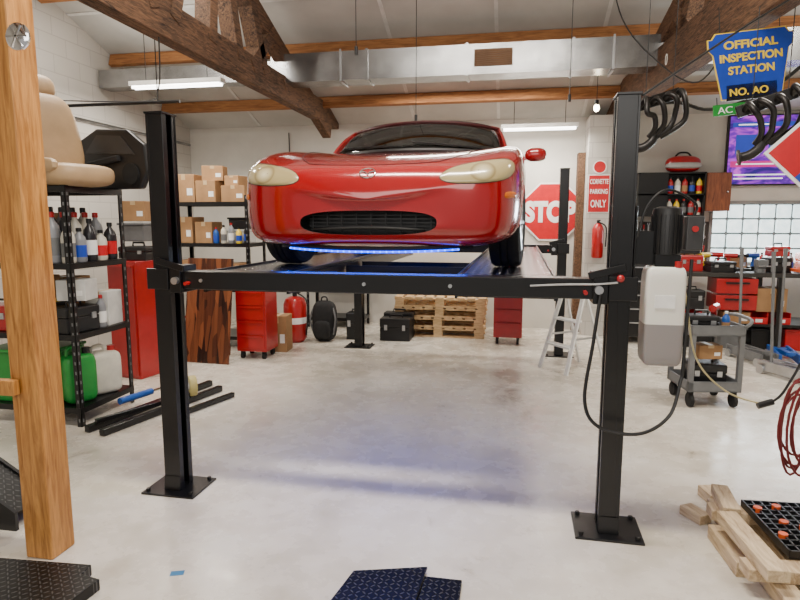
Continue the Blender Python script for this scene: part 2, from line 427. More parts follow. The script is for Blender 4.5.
build(G().tube(spline([(PX-.42,-.075,1.262),(PX-.25,-.10,1.275),(PX-.12,-.115,1.28),(PX-.02,-.12,1.29)]),.005),'lock_cable',M_steel,L)
build(G().ell((PX-.01,-.13,1.31),(.018,.018,.018)),'lever_knob',M_redp,L)
for (x0,x1) in((-1.04,-.52),(.41,.93)):
    g=G().box(x0,x1,.065,LY-.065,1.262,1.277)
    for a,c in((x0,x0+.012),(x1-.012,x1)): g.box(a,c,.065,LY-.065,1.17,1.29,1)
    for k in range(6): g.box(x0+.012,x1-.012,.3+k*.65,.36+k*.65,1.17,1.262,1)
    RW=build(g,'runway',[M_dia,M_blk],L,smooth=0)
    build(G().box(x0+.012,x1-.012,.066,.08,1.18,1.282),'wheel_stop',M_blk,RW,smooth=0)
g=G()
g.box(-.51,.40,1.15,1.165,1.20,1.25).box(-.51,.40,1.60,1.615,1.20,1.25).box(-.30,.20,1.15,1.615,1.20,1.215)
build(g,'rolling_jack_tray',M_blk,L,smooth=0)
px=PX+.205
U=build(G().box(px-.055,px+.06,-.06,.08,1.36,1.42).box(PX+.052,px-.03,-.03,.03,1.37,1.53).box(PX+.053,PX+.062,-.07,.07,1.25,1.65),'power_unit',M_blk,L,smooth=0,bevel=.006)
g=G().lathe([(.05,1.41),(.066,1.42),(.066,1.61),(.06,1.635),(.035,1.645)],(px,0,0))
for k in range(20):
    a=2*math.pi*k/20;g.cbox((px+.067*math.cos(a),.067*math.sin(a),1.515),(.008,.005,.18),(0,0,math.degrees(a)))
build(g,'motor',M_blkp,U)
build(G().box(px+.076,px+.15,-.06,.04,1.44,1.60),'switch_box',mat('dark_grey_box',(.03,.03,.032),.4),U,bevel=.006,smooth=0)
build(G().cyl((px+.11,-.07,1.54),(px+.11,-.06,1.54),.014),'switch_button',M_redp,U)
m,nt,b=nodes('oil_tank_plastic')
s=nt.nodes.new('ShaderNodeSeparateXYZ');t=nt.nodes.new('ShaderNodeTexCoord');nt.links.new(t.outputs['Object'],s.inputs[0])
b.inputs['Roughness'].default_value=.3
f2=mth(nt,'GREATER_THAN',s.outputs[2],1.09)
nt.links.new(ramp(nt,f2,[(0,(.27,.25,.25)),(1,(.78,.76,.70))]),b.inputs['Base Color'])
b.inputs['Subsurface Weight'].default_value=.15
TK=build(G().ell((px,0,1.125),(.090,.08,.240),n=32,p=.22),'oil_tank',m,U,smooth=60)
build(G().box(px-.05,px+.04,-.083,-.079,1.17,1.23),'tank_label',M_swhite,U,smooth=0)
build(G().cyl((px+.05,-.05,1.36),(px+.05,-.05,1.39),.02),'filler_cap',M_redp,U)
build(G().tube(spline([(PX-.09,-.10,1.25),(PX-.12,-.13,1.0),(PX-.15,-.15,.72),(PX-.08,-.17,.60),(PX+.10,-.17,.58),(PX+.24,-.12,.66),(PX+.29,-.08,.82),(px+.095,-.07,.90),(px+.105,-.06,1.40)],10),.0085),'hydraulic_hose',M_blkp,L)
build(G().tube(spline([(PX+.06,-.08,1.5),(PX+.1,-.09,1.65),(PX+.19,-.06,1.72),(px+.12,0,1.66),(px+.12,0,1.60)],6),.006),'motor_cable',M_blkp,L)

# ------------------------------------------------------------ car
CAR=thing('car','glossy red two-seat convertible with blue under-glow strip','car',(-.77,3.15,1.278),(0,0,-1))
ST=[(.0,.52,.24,.488,.488,.88),(.018,.665,.19,.538,.540,.88),(.06,.745,.162,.590,.588,.88),(.14,.795,.150,.632,.624,.89),(.27,.824,.15,.680,.656,.90),(.45,.838,.15,.728,.692,.90),
(.65,.845,.155,.765,.722,.90),(.9,.848,.16,.795,.755,.90),(1.15,.847,.16,.811,.786,.89),(1.38,.84,.16,.812,.815,.88),(1.7,.83,.16,.80,.80,.86),(2.3,.83,.16,.80,.79,.86),(2.75,.838,.16,.82,.81,.85),
(3.1,.842,.17,.83,.83,.84),(3.5,.82,.2,.81,.82,.8),(3.75,.76,.24,.77,.78,.8),(3.9,.64,.3,.68,.70,.8),(3.95,.5,.36,.58,.6,.8)]
def ring(y,w,zb,zf,zt,k,sc=1.0):
    wt=w*k;H=zf-zb
    h=[(0,zb),(w*.60,zb),(w*.90,zb+.035*H),(w*.985,zb+.18*H),(w,zb+.5*H),(w*.997,zb+.76*H),(w*.98,zf-.07*H),(wt,zf),(wt*.76,(zf+zt)/2-.008),(wt*.38,zt),(0,zt)]
    full=h+[(-x,z) for x,z in h[9:0:-1]]
    zc=(zb+zf)/2
    return [Vector((x*sc,y+.085*(abs(x)/.84)**2.8*max(0,1-y/.7) if y<.7 else y,zc+(z-zc)*sc)) for x,z in full]
rows=[ring(*((-.016,)+ST[0][1:]),sc=.4),ring(*((-.011,)+ST[0][1:]),sc=.75)]+[ring(*s) for s in ST]+[ring(*((3.955,)+ST[-1][1:]),sc=.6)]
g=G().grid(rows,closed=True)
n=20
# front cap as quads strip between mirrored points
for i in range(0,10):
    a0,a1=i,i+1;b0,b1=(n-i)%n,(n-i-1)%n
    if i==0: g.f.append([0,1,19]);g.m.append(0)
    elif i==9: g.f.append([9,10,11]);g.m.append(0)
    else: g.f.append([a0,a1,b1,b0]);g.m.append(0)
g.f.append(list(range((len(rows)-1)*n,len(rows)*n)));g.m.append(0)
tmp=build(g,'tmp',[M_red,M_blkp],sub=3,smooth=0)
dg=bpy.context.evaluated_depsgraph_get();dg.update()
bme=bpy.data.meshes.new_from_object(tmp.evaluated_get(dg))
bpy.data.objects.remove(tmp)
tree=BVHTree.FromPolygons([v.co.copy() for v in bme.vertices],[list(p.vertices) for p in bme.polygons])
cut=G()
pl=[]
for i in range(40):
    a=2*math.pi*i/40;cx=math.copysign(abs(math.cos(a))**.62,math.cos(a));sz=math.copysign(abs(math.sin(a))**.75,math.sin(a))
    pl.append((.385*cx,.288+.066*sz))
cut.prism(pl,-.3,.16,1)
for y in(.80,3.065):
    for s in(-1,1): cut.cyl((s*.50,y,.285),(s*1.1,y,.285),.338,n=48,mi=1)
co_=build(cut,'cut',[M_red,M_blkp],smooth=0)
bo=bpy.data.objects.new('body',bme);C.objects.link(bo)
md=bo.modifiers.new('x','BOOLEAN');md.operation='DIFFERENCE';md.solver='EXACT';md.object=co_
dg=bpy.context.evaluated_depsgraph_get();dg.update()
fme=bpy.data.meshes.new_from_object(bo.evaluated_get(dg))
bo.modifiers.clear();bpy.data.objects.remove(co_)
if len(fme.polygons)>100: bo.data=fme
bo.data.name='body'
bo.data.polygons.foreach_set('use_smooth',[True]*len(bo.data.polygons))
bo.data.set_sharp_from_angle(angle=R(35))
bo.parent=CAR;bo['label']='glossy red sheet metal body'
def hit(x,z,off,d=(0,1,0)):
    o=Vector((x,-1,z)) if d[1] else Vector((x,z,2))
    l,nm,_,_=tree.ray_cast(o,Vector(d))
    if l is None: return None
    if nm.dot(Vector(d))>0: nm=-nm
    return l+nm*off
def patch(pts,off,rings=6,sub=4):
    cx=sum(p[0] for p in pts)/len(pts);cz=sum(p[1] for p in pts)/len(pts)
    P=[(p.x,p.y) for p in spline([(p[0],p[1],0) for p in pts],sub,True)]
    g=G();rw=[]
    for r in range(rings+1):
        f=max(.02,r/rings);row=[]
        for x,z in P:
            X,Z=cx+(x-cx)*f,cz+(z-cz)*f
            q=hit(X,Z,off*(1 if r<rings else .2))
            if q is None: q=row[-1] if row else Vector((X,.3,Z))
            row.append(q)
        rw.append(row)
    g.grid(rw,closed=True);return g
HL=[(.398,.525),(.42,.560),(.48,.590),(.57,.613),(.67,.630),(.74,.634),(.778,.612),(.778,.560),(.73,.518),(.63,.500),(.52,.496),(.44,.503)]
m,nt,b=nodes('yellowed_headlight_lens')
t=nt.nodes.new('ShaderNodeTexCoord');s_=nt.nodes.new('ShaderNodeSeparateXYZ');nt.links.new(t.outputs['Object'],s_.inputs[0])
ax=mth(nt,'ABSOLUTE',s_.outputs[0])
def disc(cx,cz,r):
    dx=mth(nt,'DIVIDE',mth(nt,'SUBTRACT',ax,cx),r*1.25);dz=mth(nt,'DIVIDE',mth(nt,'SUBTRACT',s_.outputs[2],cz),r)
    return mth(nt,'SQRT',mth(nt,'ADD',mth(nt,'POWER',mth(nt,'ABSOLUTE',dx),2),mth(nt,'POWER',mth(nt,'ABSOLUTE',dz),2)))
dm=disc(.62,.560,.058)
nt.links.new(ramp(nt,dm,[(.0,(.66,.60,.40)),(.55,(.45,.38,.21)),(.85,(.24,.18,.08)),(1.0,(.36,.29,.14))]),b.inputs['Base Color'])
b.inputs['Roughness'].default_value=.2;b.inputs['Coat Weight'].default_value=1;b.inputs['Coat Roughness'].default_value=.03
M_lens=m
M_seam=mat('panel_gap',(.01,.001,.001),.7)
M_amb=mat('amber_lens',(.65,.15,.01),.2)
for s in(-1,1):
    H=build(patch([(s*(.59+(x-.59)*1.025),.562+(z-.562)*1.07) for x,z in HL],.002),'headlight',M_seam,CAR)
    build(patch([(s*x,z) for x,z in HL],.006,10),'headlight_lens',M_lens,H)
    build(patch([(s*x,z) for x,z in[(.74,.42),(.785,.425),(.795,.44),(.785,.455),(.74,.45)]],.006,3),'side_marker',M_amb,CAR)
def seam(pts,name,down=False,r=.0028,m=M_seam):
    P=[]
    for p in spline([(a[0],a[1],0) for a in pts],8):
        q=hit(p.x,p.y,.0005,(0,0,-1) if down else (0,1,0))
        if q:P.append(q)
    if len(P)>2: return build(G().tube(P,r,6),name,m,CAR)
for s in(-1,1):
    seam([(s*.38,.16),(s*.50,.38),(s*.60,.8),(s*.65,1.2),(s*.68,1.45)],'panel_gap',True)
seam([(-.38,.16),(-.25,.12),(0,.10),(.25,.12),(.38,.16)],'panel_gap',True)
g=G()
for k in range(9): g.box(-.34+k*.085-.004,-.34+k*.085+.004,.10,.11,.225,.345)
for z in(.25,.27,.29,.31,.33): g.box(-.36,.36,.095,.105,z-.003,z+.003)
build(g,'grille',mat('dark_radiator',(.03,.03,.032),.5,.5),CAR,smooth=0)
build(G().tube(spline([(-.32,.045,.250),(-.15,.03,.258),(0,.027,.262),(.15,.03,.258),(.32,.045,.250)]),.009),'bumper_bar',M_blkp,CAR)
def lipy(x): return .03+.10*(abs(x)/.84)**2.2+.12*(abs(x)/.6)**3
LP=[(x,lipy(x)+.02,.160-.018*(1-(x/.56)**2)) for x in[-.56+i*.07 for i in range(17)]]
build(G().tube(LP,.015),'lower_lip',M_blkp,CAR)
SP=[(p[0],p[1]-.018,p[2]-.014) for p in LP[1:-1]]
g=G().tube(SP,.0065,6)
for q in spline(SP,2): g.ell((q.x,q.y-.006,q.z),(.007,.005,.006),n=6,mi=1)
build(g,'led_strip',[M_blue,M_blued],CAR)
P=[hit(.044*math.cos(2*math.pi*k/24),.555+.026*math.sin(2*math.pi*k/24),.003) for k in range(24)]
g=G().tube(P,.0034,6,closed=True)
W=[hit(x,z,.003) for x,z in[(-.040,.560),(-.024,.563),(-.010,.556),(0,.545),(.010,.556),(.024,.563),(.040,.560)]]
g.tube(W,.0036,6)
build(g,'emblem',M_chrome,CAR)
def ws(a,t):
    x0,y0,z0=.71*a,1.33+.26*a*a,.822-.02*a*a
    x1,y1,z1=.62*a,1.88+.16*a*a,1.115-.055*a*a
    bl=.02*math.sin(math.pi*t)
    return Vector((x0+(x1-x0)*t,y0+(y1-y0)*t-bl,z0+(z1-z0)*t+bl))
rows=[[ws(-1+2*i/16,t/6) for i in range(17)] for t in range(7)]
build(G().grid(rows),'windscreen',mat('windscreen_glass',(.25,.30,.30),.01,0,.02,trans=1),CAR,solid=.004)
hd=[ws(-1+2*i/16,1) for i in range(17)]
build(G().tube([ws(-1,t/8) for t in range(9)]+[hd[1]],.015),'windscreen_pillar',M_red,CAR)
build(G().tube([ws(1,t/8) for t in range(9)]+[hd[15]],.015),'windscreen_pillar',M_red,CAR)
build(G().tube([p+Vector((0,-.004,-.004)) for p in hd],.016),'header_rail',mat('dark_red_header',(.05,.003,.004),.35),CAR)
build(G().tube([ws(-1+2*i/16,0)+Vector((0,-.02,-.005)) for i in range(17)],.022),'cowl',M_blkp,CAR)
for a0,a1 in((-.1,-.85),(.75,0)):
    build(G().tube([ws(a0+(a1-a0)*i/8,.06+.10*i/8)+Vector((0,-.012,.01)) for i in range(9)],.006,6),'wiper',M_blkp,CAR)
rp=[(1.88,1.122,.62),(2.15,1.14,.625),(2.5,1.125,.63),(2.85,1.00,.63),(3.12,.83,.64)]
rows=[]
for y,z,w in rp:
    rows.append([Vector((w*a,y+.12*a*a*(1 if y<2.2 else .3),z-.06*abs(a)**3)) for a in[-1+i/6 for i in range(13)]])
build(G().grid(rows),'soft_top',M_blkf,CAR,solid=.02,sub=2)
for s in(-1,1):
    g=G().add([(s*.71,1.58,.80),(s*.72,2.1,.80),(s*.70,2.75,.80),(s*.63,2.8,.98),(s*.63,2.5,1.065),(s*.625,2.15,1.075),(s*.62,2.04,1.055)],[(0,1,5,6),(1,2,3,4,5)])
    build(g,'side_window',M_glass,CAR,solid=.004)
    g=G().ell((s*.92,1.60,.798),(.082,.06,.052),p=.75);g.beam((s*.80,1.62,.76),(s*.90,1.62,.79),.05,.03)
    mr=build(g,'side_mirror',M_red,CAR)
    build(G().ell((s*.925,1.652,.798),(.067,.012,.04)),'mirror_glass',M_chrome,mr)
    g=G().ell((s*.36,2.35,.88),(.21,.07,.19),p=.6,rot=(-14,0,0));g.ell((s*.36,2.39,1.01),(.12,.045,.06),p=.6)
    build(g,'seat',M_blkf,CAR)
build(G().box(-.62,.62,1.62,1.80,.78,.84),'dashboard',M_blkp,CAR,bevel=.02,smooth=0)
g=G();cc=Vector((.36,1.88,.85));P=[cc+Vector((.17*math.cos(a),.17*math.sin(a)*.35,.17*math.sin(a)*.93)) for a in[2*math.pi*k/28 for k in range(28)]]
g.tube(P,.013,8,closed=True);g.beam(P[0],P[14],.03,.012);g.beam(cc,P[21],.012,.03);g.ell(cc,(.05,.03,.05))
build(g,'steering_wheel',M_blkp,CAR)
build(G().box(-.10,.10,1.84,1.86,1.02,1.07),'rear_view_mirror',M_blkp,CAR,bevel=.01,smooth=0)
def wheel(x,y,s):
    WG=bpy.data.objects.new('wheel',None);WG.location=(x,y,.289);fin(WG,None,CAR)
    if y<1: WG.rotation_euler=(0,0,R(-4))
    rr=.288
    prof=[(.205,-.085),(.25,-.097),(.275,-.09),(rr-.004,-.075),(rr,-.05),(rr,-.028),(rr-.008,-.025),(rr-.008,-.018),(rr,-.015),(rr,.015),(rr-.008,.018),(rr-.008,.025),(rr,.028),(rr,.05),(rr-.004,.075),(.275,.09),(.25,.097),(.205,.085)]
    build(G().lathe(prof,n=48,axis='X',closed=True),'tyre',M_rub,WG,smooth=30)
    g=G().lathe([(.208,-.08),(.208,.08),(.19,.085),(.185,.05),(.18,-.08)],n=40,axis='X',closed=True)
    for k in range(5):
        a=2*math.pi*k/5
        g.beam((s*.06,.03*math.cos(a),.03*math.sin(a)),(s*.07,.19*math.cos(a),.19*math.sin(a)),.045,.02)
    g.lathe([(.045,s*.03),(.045,s*.075),(.02,s*.085)],n=20,axis='X')
    build(g,'rim',M_steel,WG)
    build(G().lathe([(.13,-s*.01),(.13,s*.01)],n=32,axis='X'),'brake_disc',M_galv,WG)
for y in(.80,3.065):
    for s in(-1,1): wheel(s*.74,y,s)
build(G().box(-.5,.5,.3,3.6,.135,.17),'underbody',M_blkp,CAR,smooth=0)

# ------------------------------------------------------------ timber post
T=thing('timber_post','square orange-stained pine support post on the floor','post',(-2.14,2.31,0))
build(G().box(-.072,.072,-.074,.074,0,2.93),'post_shaft',M_wpost,T,smooth=0,bevel=.008)
g=G().lathe([(.0,-.004),(.055,-.004),(.057,0),(.055,.006),(.04,.012),(.0,.014)],n=28,axis='Y')
for v in g.v: v.y=-v.y
for i in range(6):
    a=math.pi*i/3;g.beam((0,-.012,0),(.048*math.cos(a),-.012,.048*math.sin(a)),.008,.006)
build(g,'wheel_emblem',M_chrome,T,loc=(.125,-.082,2.33))
build(G().box(-.2,-.02,-.115,-.075,.80,.87),'wood_cleat',M_wpost,T,smooth=0,bevel=.004)

# ------------------------------------------------------------ generic prop makers
def shelf_unit(X0,X1,Y0,Y1,zs,lab,H):
    T=thing('storage_shelf',lab,'shelf',((X0+X1)/2,(Y0+Y1)/2,0))
    a=(X1-X0)/2;bq=(Y1-Y0)/2
    for sx in(-1,1):
        for sy in(-1,1):
            x,y=sx*a,sy*bq
            g=G().box(min(x,x-sx*.04),max(x,x-sx*.04),min(y,y-sy*.004),max(y,y-sy*.004),0,H).box(min(x,x-sx*.004),max(x,x-sx*.004),min(y,y-sy*.04),max(y,y-sy*.04),0,H)
            for k in range(int(H/.075)):
                z=.05+k*.075
                g.cbox((x+sx*.0005,y-sy*.02,z),(.001,.012,.025),mi=1);g.cbox((x-sx*.02,y+sy*.0005,z),(.012,.001,.025),mi=1)
            build(g,'upright',[M_blk,M_grey],T,smooth=0)
    for z in zs:
        g=G().box(-a+.005,a-.005,-bq+.005,bq-.005,z-.012,z)
        g.box(-a,a,-bq-.003,-bq+.006,z-.045,z).box(-a,a,bq-.006,bq+.003,z-.045,z).box(-a-.003,-a+.006,-bq,bq,z-.045,z).box(a-.006,a+.003,-bq,bq,z-.045,z)
        build(g,'shelf_board',M_blk,T,smooth=0)
    return T
def bottle(loc,m,cap,h=.24,r=.05,lab='plastic fluid bottle on the shelf',grp='fluid bottles'):
    T=thing('bottle',lab,'bottle',loc,group=grp)
    build(G().lathe([(r*.9,0),(r,.01),(r,h*.62),(r*.85,h*.74),(r*.34,h*.86),(r*.34,h*.92)],n=16),'bottle_body',m,T)
    build(G().lathe([(r*.42,h*.9),(r*.42,h),(r*.3,h*1.01)],n=14),'bottle_cap',cap,T)
    build(G().lathe([(r*1.01,h*.15),(r*1.01,h*.5)],n=16),'bottle_label',random.choice([M_swhite,M_grey,M_sblue,M_sred,M_card]),T)
    return T
def carton(loc,sx,sy,sz,rz=0,lab='brown cardboard box with packing tape',m=None):
    T=thing('cardboard_box',lab,'box',loc,(0,0,rz))
    build(G().box(-sx/2,sx/2,-sy/2,sy/2,0,sz),'carton',m or M_card,T,smooth=0,bevel=.004)
    build(G().box(-.025,.025,-sy/2-.001,sy/2+.001,sz*.8,sz+.001),'tape',M_tape,T,smooth=0)
    build(G().box(sx*.15,sx*.40,-sy/2-.001,-sy/2,sz*.25,sz*.5),'box_label',M_swhite,T,smooth=0)
    return T
def toolbox(loc,sx,sy,sz,m,lab,rz=0):
    T=thing('tool_box',lab,'toolbox',loc,(0,0,rz))
    build(G().box(-sx/2,sx/2,-sy/2,sy/2,0,sz*.6),'tool_box_body',m,T,smooth=0,bevel=.008)
    build(G().box(-sx/2-.004,sx/2+.004,-sy/2-.004,sy/2+.004,sz*.6,sz),'lid',m,T,smooth=0,bevel=.015)
    build(G().tube([(-sx*.22,0,sz-.005),(-sx*.2,0,sz+.035),(sx*.2,0,sz+.035),(sx*.22,0,sz-.005)],.01),'handle',M_blkp,T)
    for q in(-1,1): build(G().box(q*sx*.3-.02,q*sx*.3+.02,-sy/2-.012,-sy/2,sz*.48,sz*.72),'latch',M_steel,T,smooth=0)
    return T
def chest(loc,sx,sy,sz,nd,m,lab,rz=0,casters=True):
    T=thing('tool_chest',lab,'tool chest',loc,(0,0,rz))
    z0=.09 if casters else 0
    build(G().box(-sx/2,sx/2,-sy/2,sy/2,z0,sz),'cabinet_body',m,T,smooth=0,bevel=.006)
    dh=(sz-z0-.06)/nd
    for k in range(nd):
        z=z0+.03+k*dh
        D=build(G().box(-sx/2+.02,sx/2-.02,-sy/2-.012,-sy/2,z+.004,z+dh-.004),'drawer',m,T,smooth=0,bevel=.003)
        build(G().box(-sx/2+.04,sx/2-.04,-sy/2-.028,-sy/2-.012,z+dh-.03,z+dh-.015),'drawer_handle',m if nd<5 else M_steel,D,smooth=0)
    if casters:
        for a in(-1,1):
            for c in(-1,1):
                x,y=a*(sx/2-.05),c*(sy/2-.05)
                build(G().cyl((x-.015,y,.04),(x+.015,y,.04),.04).box(x-.02,x+.02,y-.02,y+.02,.06,.09),'caster',M_rub,T)
    return T
def jug(loc,m,cap,w,h,lab,rz=0):
    T=thing('jug',lab,'jug',loc,(0,0,rz))
    build(G().ell((0,0,h*.42),(w/2,w*.36,h*.42),n=20,p=.35),'jug_body',m,T)
    build(G().tube(spline([(-w*.3,0,h*.76),(-w*.3,0,h*.93),(0,0,h*.95),(w*.1,0,h*.8)],5),.014),'handle',m,T)
    build(G().cyl((w*.28,0,h*.78),(w*.28,0,h*.93),.03),'jug_cap',cap,T)
    return T
def tote(loc,sx,sy,sz,m,lab,rz=0,lid=None):
    T=thing('storage_tote',lab,'storage box',loc,(0,0,rz))
    g=G()
    g.add([(a*sx*.46,b*sy*.46,0) for a,b in((-1,-1),(1,-1),(1,1),(-1,1))]+[(a*sx/2,b*sy/2,sz) for a,b in((-1,-1),(1,-1),(1,1),(-1,1))],[(0,3,2,1),(4,5,6,7),(0,1,5,4),(1,2,6,5),(2,3,7,6),(3,0,4,7)])
    build(g,'tote_body',m,T,smooth=0,bevel=.01)
    build(G().box(-sx/2-.012,sx/2+.012,-sy/2-.012,sy/2+.012,sz,sz+.025),'lid',lid or m,T,smooth=0,bevel=.008)
    return T
def drill(loc,rz,m,lab='cordless power drill with battery standing upright'):
    T=thing('power_drill',lab,'power tool',loc,(0,0,rz))
    build(G().cyl((-.09,0,.19),(.06,0,.19),.032).beam((-.04,0,.17),(-.02,0,.05),.032,.04),'drill_body',m,T)
    build(G().cyl((.06,0,.19),(.11,0,.19),.024,.014),'chuck',M_blkp,T)
    build(G().box(-.07,.04,-.035,.035,0,.055),'battery',M_blkp,T,smooth=0,bevel=.006)
    return T
def coil(loc,r,n,lab,m,axis='Y',tr=.009,sd=1):
    rnd=random.Random(sd);P=[];ph=rnd.uniform(0,6)
    for k in range(n*22):
        a=2*math.pi*k/22;q=r*(1+.08*math.sin(k*.09+ph));o=.014*math.sin(k*.05+ph)+.012*(k/22-n/2)
        c,s=q*math.cos(a),q*math.sin(a)
        P.append((c,o,s) if axis=='Y' else ((o,c,s) if axis=='X' else (c,s,.01+.008*(k/22))))
    return build(G().tube(P,tr),'cable_coil',m,label=lab,cat='cable',loc=loc)

# ------------------------------------------------------------ shelf A
ZA=[.15,.72,1.26,1.83]
shelf_unit(-4.1,-3.2,3.85,4.5,ZA,'tall black steel shelving unit packed with car supplies',1.90)
M_wj=mat('milky_plastic',(.62,.59,.50),.4);M_dkb=mat('dark_bottle',(.015,.015,.018),.3);M_grb=mat('grey_bottle',(.22,.23,.25),.35)
M_wcard=mat('white_card',(.6,.6,.57),.8)
pal=[M_wj,M_dkb,M_grb,M_bluep,M_redp,M_yel,M_green]
jug((-3.32,4.28,.15),M_wj,M_redp,.26,.42,'translucent white plastic jug on the bottom shelf',60)
jug((-3.34,4.02,.15),M_green,M_blkp,.24,.46,'green plastic jug on the bottom shelf',60)
tote((-3.78,4.1,.15),.56,.42,.40,M_green,'large green plastic storage bin on the bottom shelf')
BL=['translucent white','dark','grey','blue','red','yellow','green']
def fillb(x0,x1,y,z,n,hs,ci,grp='bottles on steel shelf',r=.045):
    for k in range(n):
        c=(ci+k*3)%7
        c=[0,1,2,1,4,2,0][c] if k%3 else c
        bottle((x0+(x1-x0)*k/max(1,n-1),y,z),pal[c],M_blkp if k%2 else M_redp,hs*(1+.12*((k*7)%3-1)),r,BL[c]+' plastic bottle on black shelf',grp)
for k in range(5):
    c=[0,2,1,0,1][k];bottle((-3.27,3.93+k*.12,1.26),pal[c],M_blkp,[.30,.26,.33,.24,.30][k],.05,BL[c]+' plastic fluid bottle on black shelf','bottles on steel shelf')
for k in range(5):
    c=[2,1,0,0,2][k];bottle((-3.39,3.92+k*.12,1.26),pal[c],M_redp,.38,.055,BL[c]+' tall plastic oil bottle on black shelf','bottles on steel shelf')
for k in range(4):
    c=[1,2,1,0][k];bottle((-3.51,4.05+k*.12,1.26),pal[c],M_blkp,.42,.055,BL[c]+' tall plastic oil bottle on black shelf','bottles on steel shelf')
fillb(-4.02,-3.56,3.93,1.26,5,.30,1)
carton((-3.80,4.25,1.26),.35,.3,.38,3)
tote((-3.66,4.02,.72),.30,.25,.22,M_blkp,'black plastic storage bin on steel shelf',4,M_yel)
carton((-3.66,4.02,.97),.26,.22,.18,8)
carton((-3.33,4.36,.72),.2,.2,.28,5,'white cardboard box on black shelf',M_wcard)
toolbox((-3.34,4.02,.72),.3,.2,.2,M_blkp,'black plastic tool case on steel shelf',80)
carton((-3.32,4.05,.965),.22,.2,.16,12,'white cardboard box stacked on a tool case',M_wcard)
carton((-3.60,4.32,.72),.22,.2,.40,-4)
carton((-3.85,4.3,.72),.24,.25,.3,5)
toolbox((-3.95,4.0,.72),.25,.2,.2,M_redp,'red metal toolbox on steel shelf')
bottle((-3.255,4.22,.72),M_grb,M_redp,.26,.04,'grey plastic bottle on black shelf','bottles on steel shelf')
S=thing('car_seat','beige leather car seat resting on the shelf top','car seat',(-3.34,4.05,1.83),(0,0,-18))
build(G().ell((.04,0,.085),(.28,.26,.085),n=24,p=.55),'seat_cushion',M_beige,S)
build(G().ell((-.20,.0,.40),(.085,.25,.34),n=24,p=.6,rot=(0,-16,0)),'backrest',M_beige,S)
build(G().ell((.02,-.235,.14),(.24,.045,.06),n=18,p=.7),'side_bolster',M_beige,S)
build(G().ell((-.30,0,.78),(.055,.14,.09),n=20,p=.7,rot=(0,-16,0)),'headrest',M_beige,S)
D=thing('door_panel','black moulded car door panel with round speaker','car part',(-3.20,4.43,1.83),(0,0,-12))
build(G().prism([(-.34,.0),(.30,0),(.38,.14),(.36,.34),(.18,.47),(-.15,.49),(-.36,.40),(-.38,.15)],-.03,.03),'panel',M_blkp,D,bevel=.015,smooth=0)
build(G().prism([(-.28,.30),(.26,.27),(.12,.42),(-.14,.44)],-.036,-.028),'trim_insert',mat('dark_trim',(.03,.03,.032),.35),D,smooth=0)
build(G().lathe([(.085,-.045),(.085,-.03),(.06,-.03)],(.21,0,.12),n=24,axis='Y'),'speaker',M_rub,D)
build(G().cbox((-.07,-.05,.22),(.36,.04,.05),(0,-8,0)),'armrest',M_blkf,D,bevel=.01,smooth=0)
coil((-4.92,5.9,2.70),.16,5,'black cable coil hanging on the block wall',M_blkp,'X',.011,2)

chest((-3.72,5.45,0),.36,.5,1.18,1,M_redp,'tall red steel cabinet with black top',-10,False)
toolbox((-3.70,5.42,1.18),.3,.24,.14,M_blkp,'small black toolbox on the red cabinet')
tote((-3.70,5.42,1.37),.28,.22,.16,M_grey,'grey plastic storage box stacked on the toolbox')
carton((-3.70,5.44,1.57),.24,.2,.2,8)
ZB=[.15,.75,1.30,1.80]
shelf_unit(-4.15,-3.1,6.7,7.2,ZB,'black steel shelving unit against the wall',1.88)
carton((-3.98,6.95,1.80),.28,.35,.34,4);carton((-3.66,6.92,1.80),.28,.3,.26,-6);carton((-3.34,6.95,1.80),.30,.3,.20,3,'brown cardboard box with black printing on shelf')
carton((-3.62,6.92,2.06),.26,.22,.18,12,'small cardboard box stacked on another box')
carton((-3.34,6.92,2.00),.2,.2,.12,-8,'small cardboard box stacked on another box')
carton((-3.98,6.9,1.30),.24,.3,.32);carton((-3.72,6.9,1.30),.22,.3,.26,3);carton((-3.85,6.9,.75),.4,.35,.34);carton((-3.4,6.9,.75),.3,.35,.3)
tote((-3.3,6.95,1.30),.3,.22,.14,mat('white_tub',(.6,.6,.57),.5),'white plastic storage tub on the wall shelf')
tote((-3.3,6.95,1.47),.26,.2,.12,M_blkp,'black plastic tub stacked on the white tub')
fillb(-3.55,-3.15,6.76,1.30,5,.22,3,'spray bottles on wall shelf',.035)
fillb(-4.02,-3.84,6.76,.15,3,.26,0,'spray bottles on wall shelf',.04)
shelf_unit(-2.95,-2.1,8.3,8.75,[.15,.8,1.35,1.85],'grey steel shelving unit standing at the back wall',1.9)
carton((-2.72,8.5,1.85),.35,.3,.35,2);carton((-2.3,8.5,1.35),.3,.3,.3);carton((-2.7,8.5,1.35),.34,.3,.32);carton((-2.3,8.5,1.85),.26,.3,.2)
m,nt,b=nodes('dark_strip_wood')
co=objco(nt,(1,1,1));w=nt.nodes.new('ShaderNodeTexVoronoi');w.inputs['Scale'].default_value=1
mp=nt.nodes.new('ShaderNodeMapping');mp.inputs['Scale'].default_value=(22,22,3.2);nt.links.new(co,mp.inputs[0]);nt.links.new(mp.outputs[0],w.inputs['Vector'])
nt.links.new(ramp(nt,w.outputs['Color'],[(.2,(.012,.004,.002)),(.5,(.07,.02,.008)),(.8,(.22,.07,.025))]),b.inputs['Base Color']);b.inputs['Roughness'].default_value=.45
g=G()
for k in range(11): g.box(-.28+k*.051,-.28+k*.051+.049,-.012,.012,0,1.17)
g.box(-.28,.28,.012,.03,.1,.2).box(-.28,.28,.012,.03,.95,1.05)
build(g,'wood_panel',m,label='dark reddish wooden strip panel leaning on the shelf',cat='wood panel',loc=(-3.30,5.93,.001),rot=(-9,0,-4),smooth=0)
chest((-2.87,6.36,0),.36,.34,.82,4,M_redp,'red rolling steel tool chest with drawers')
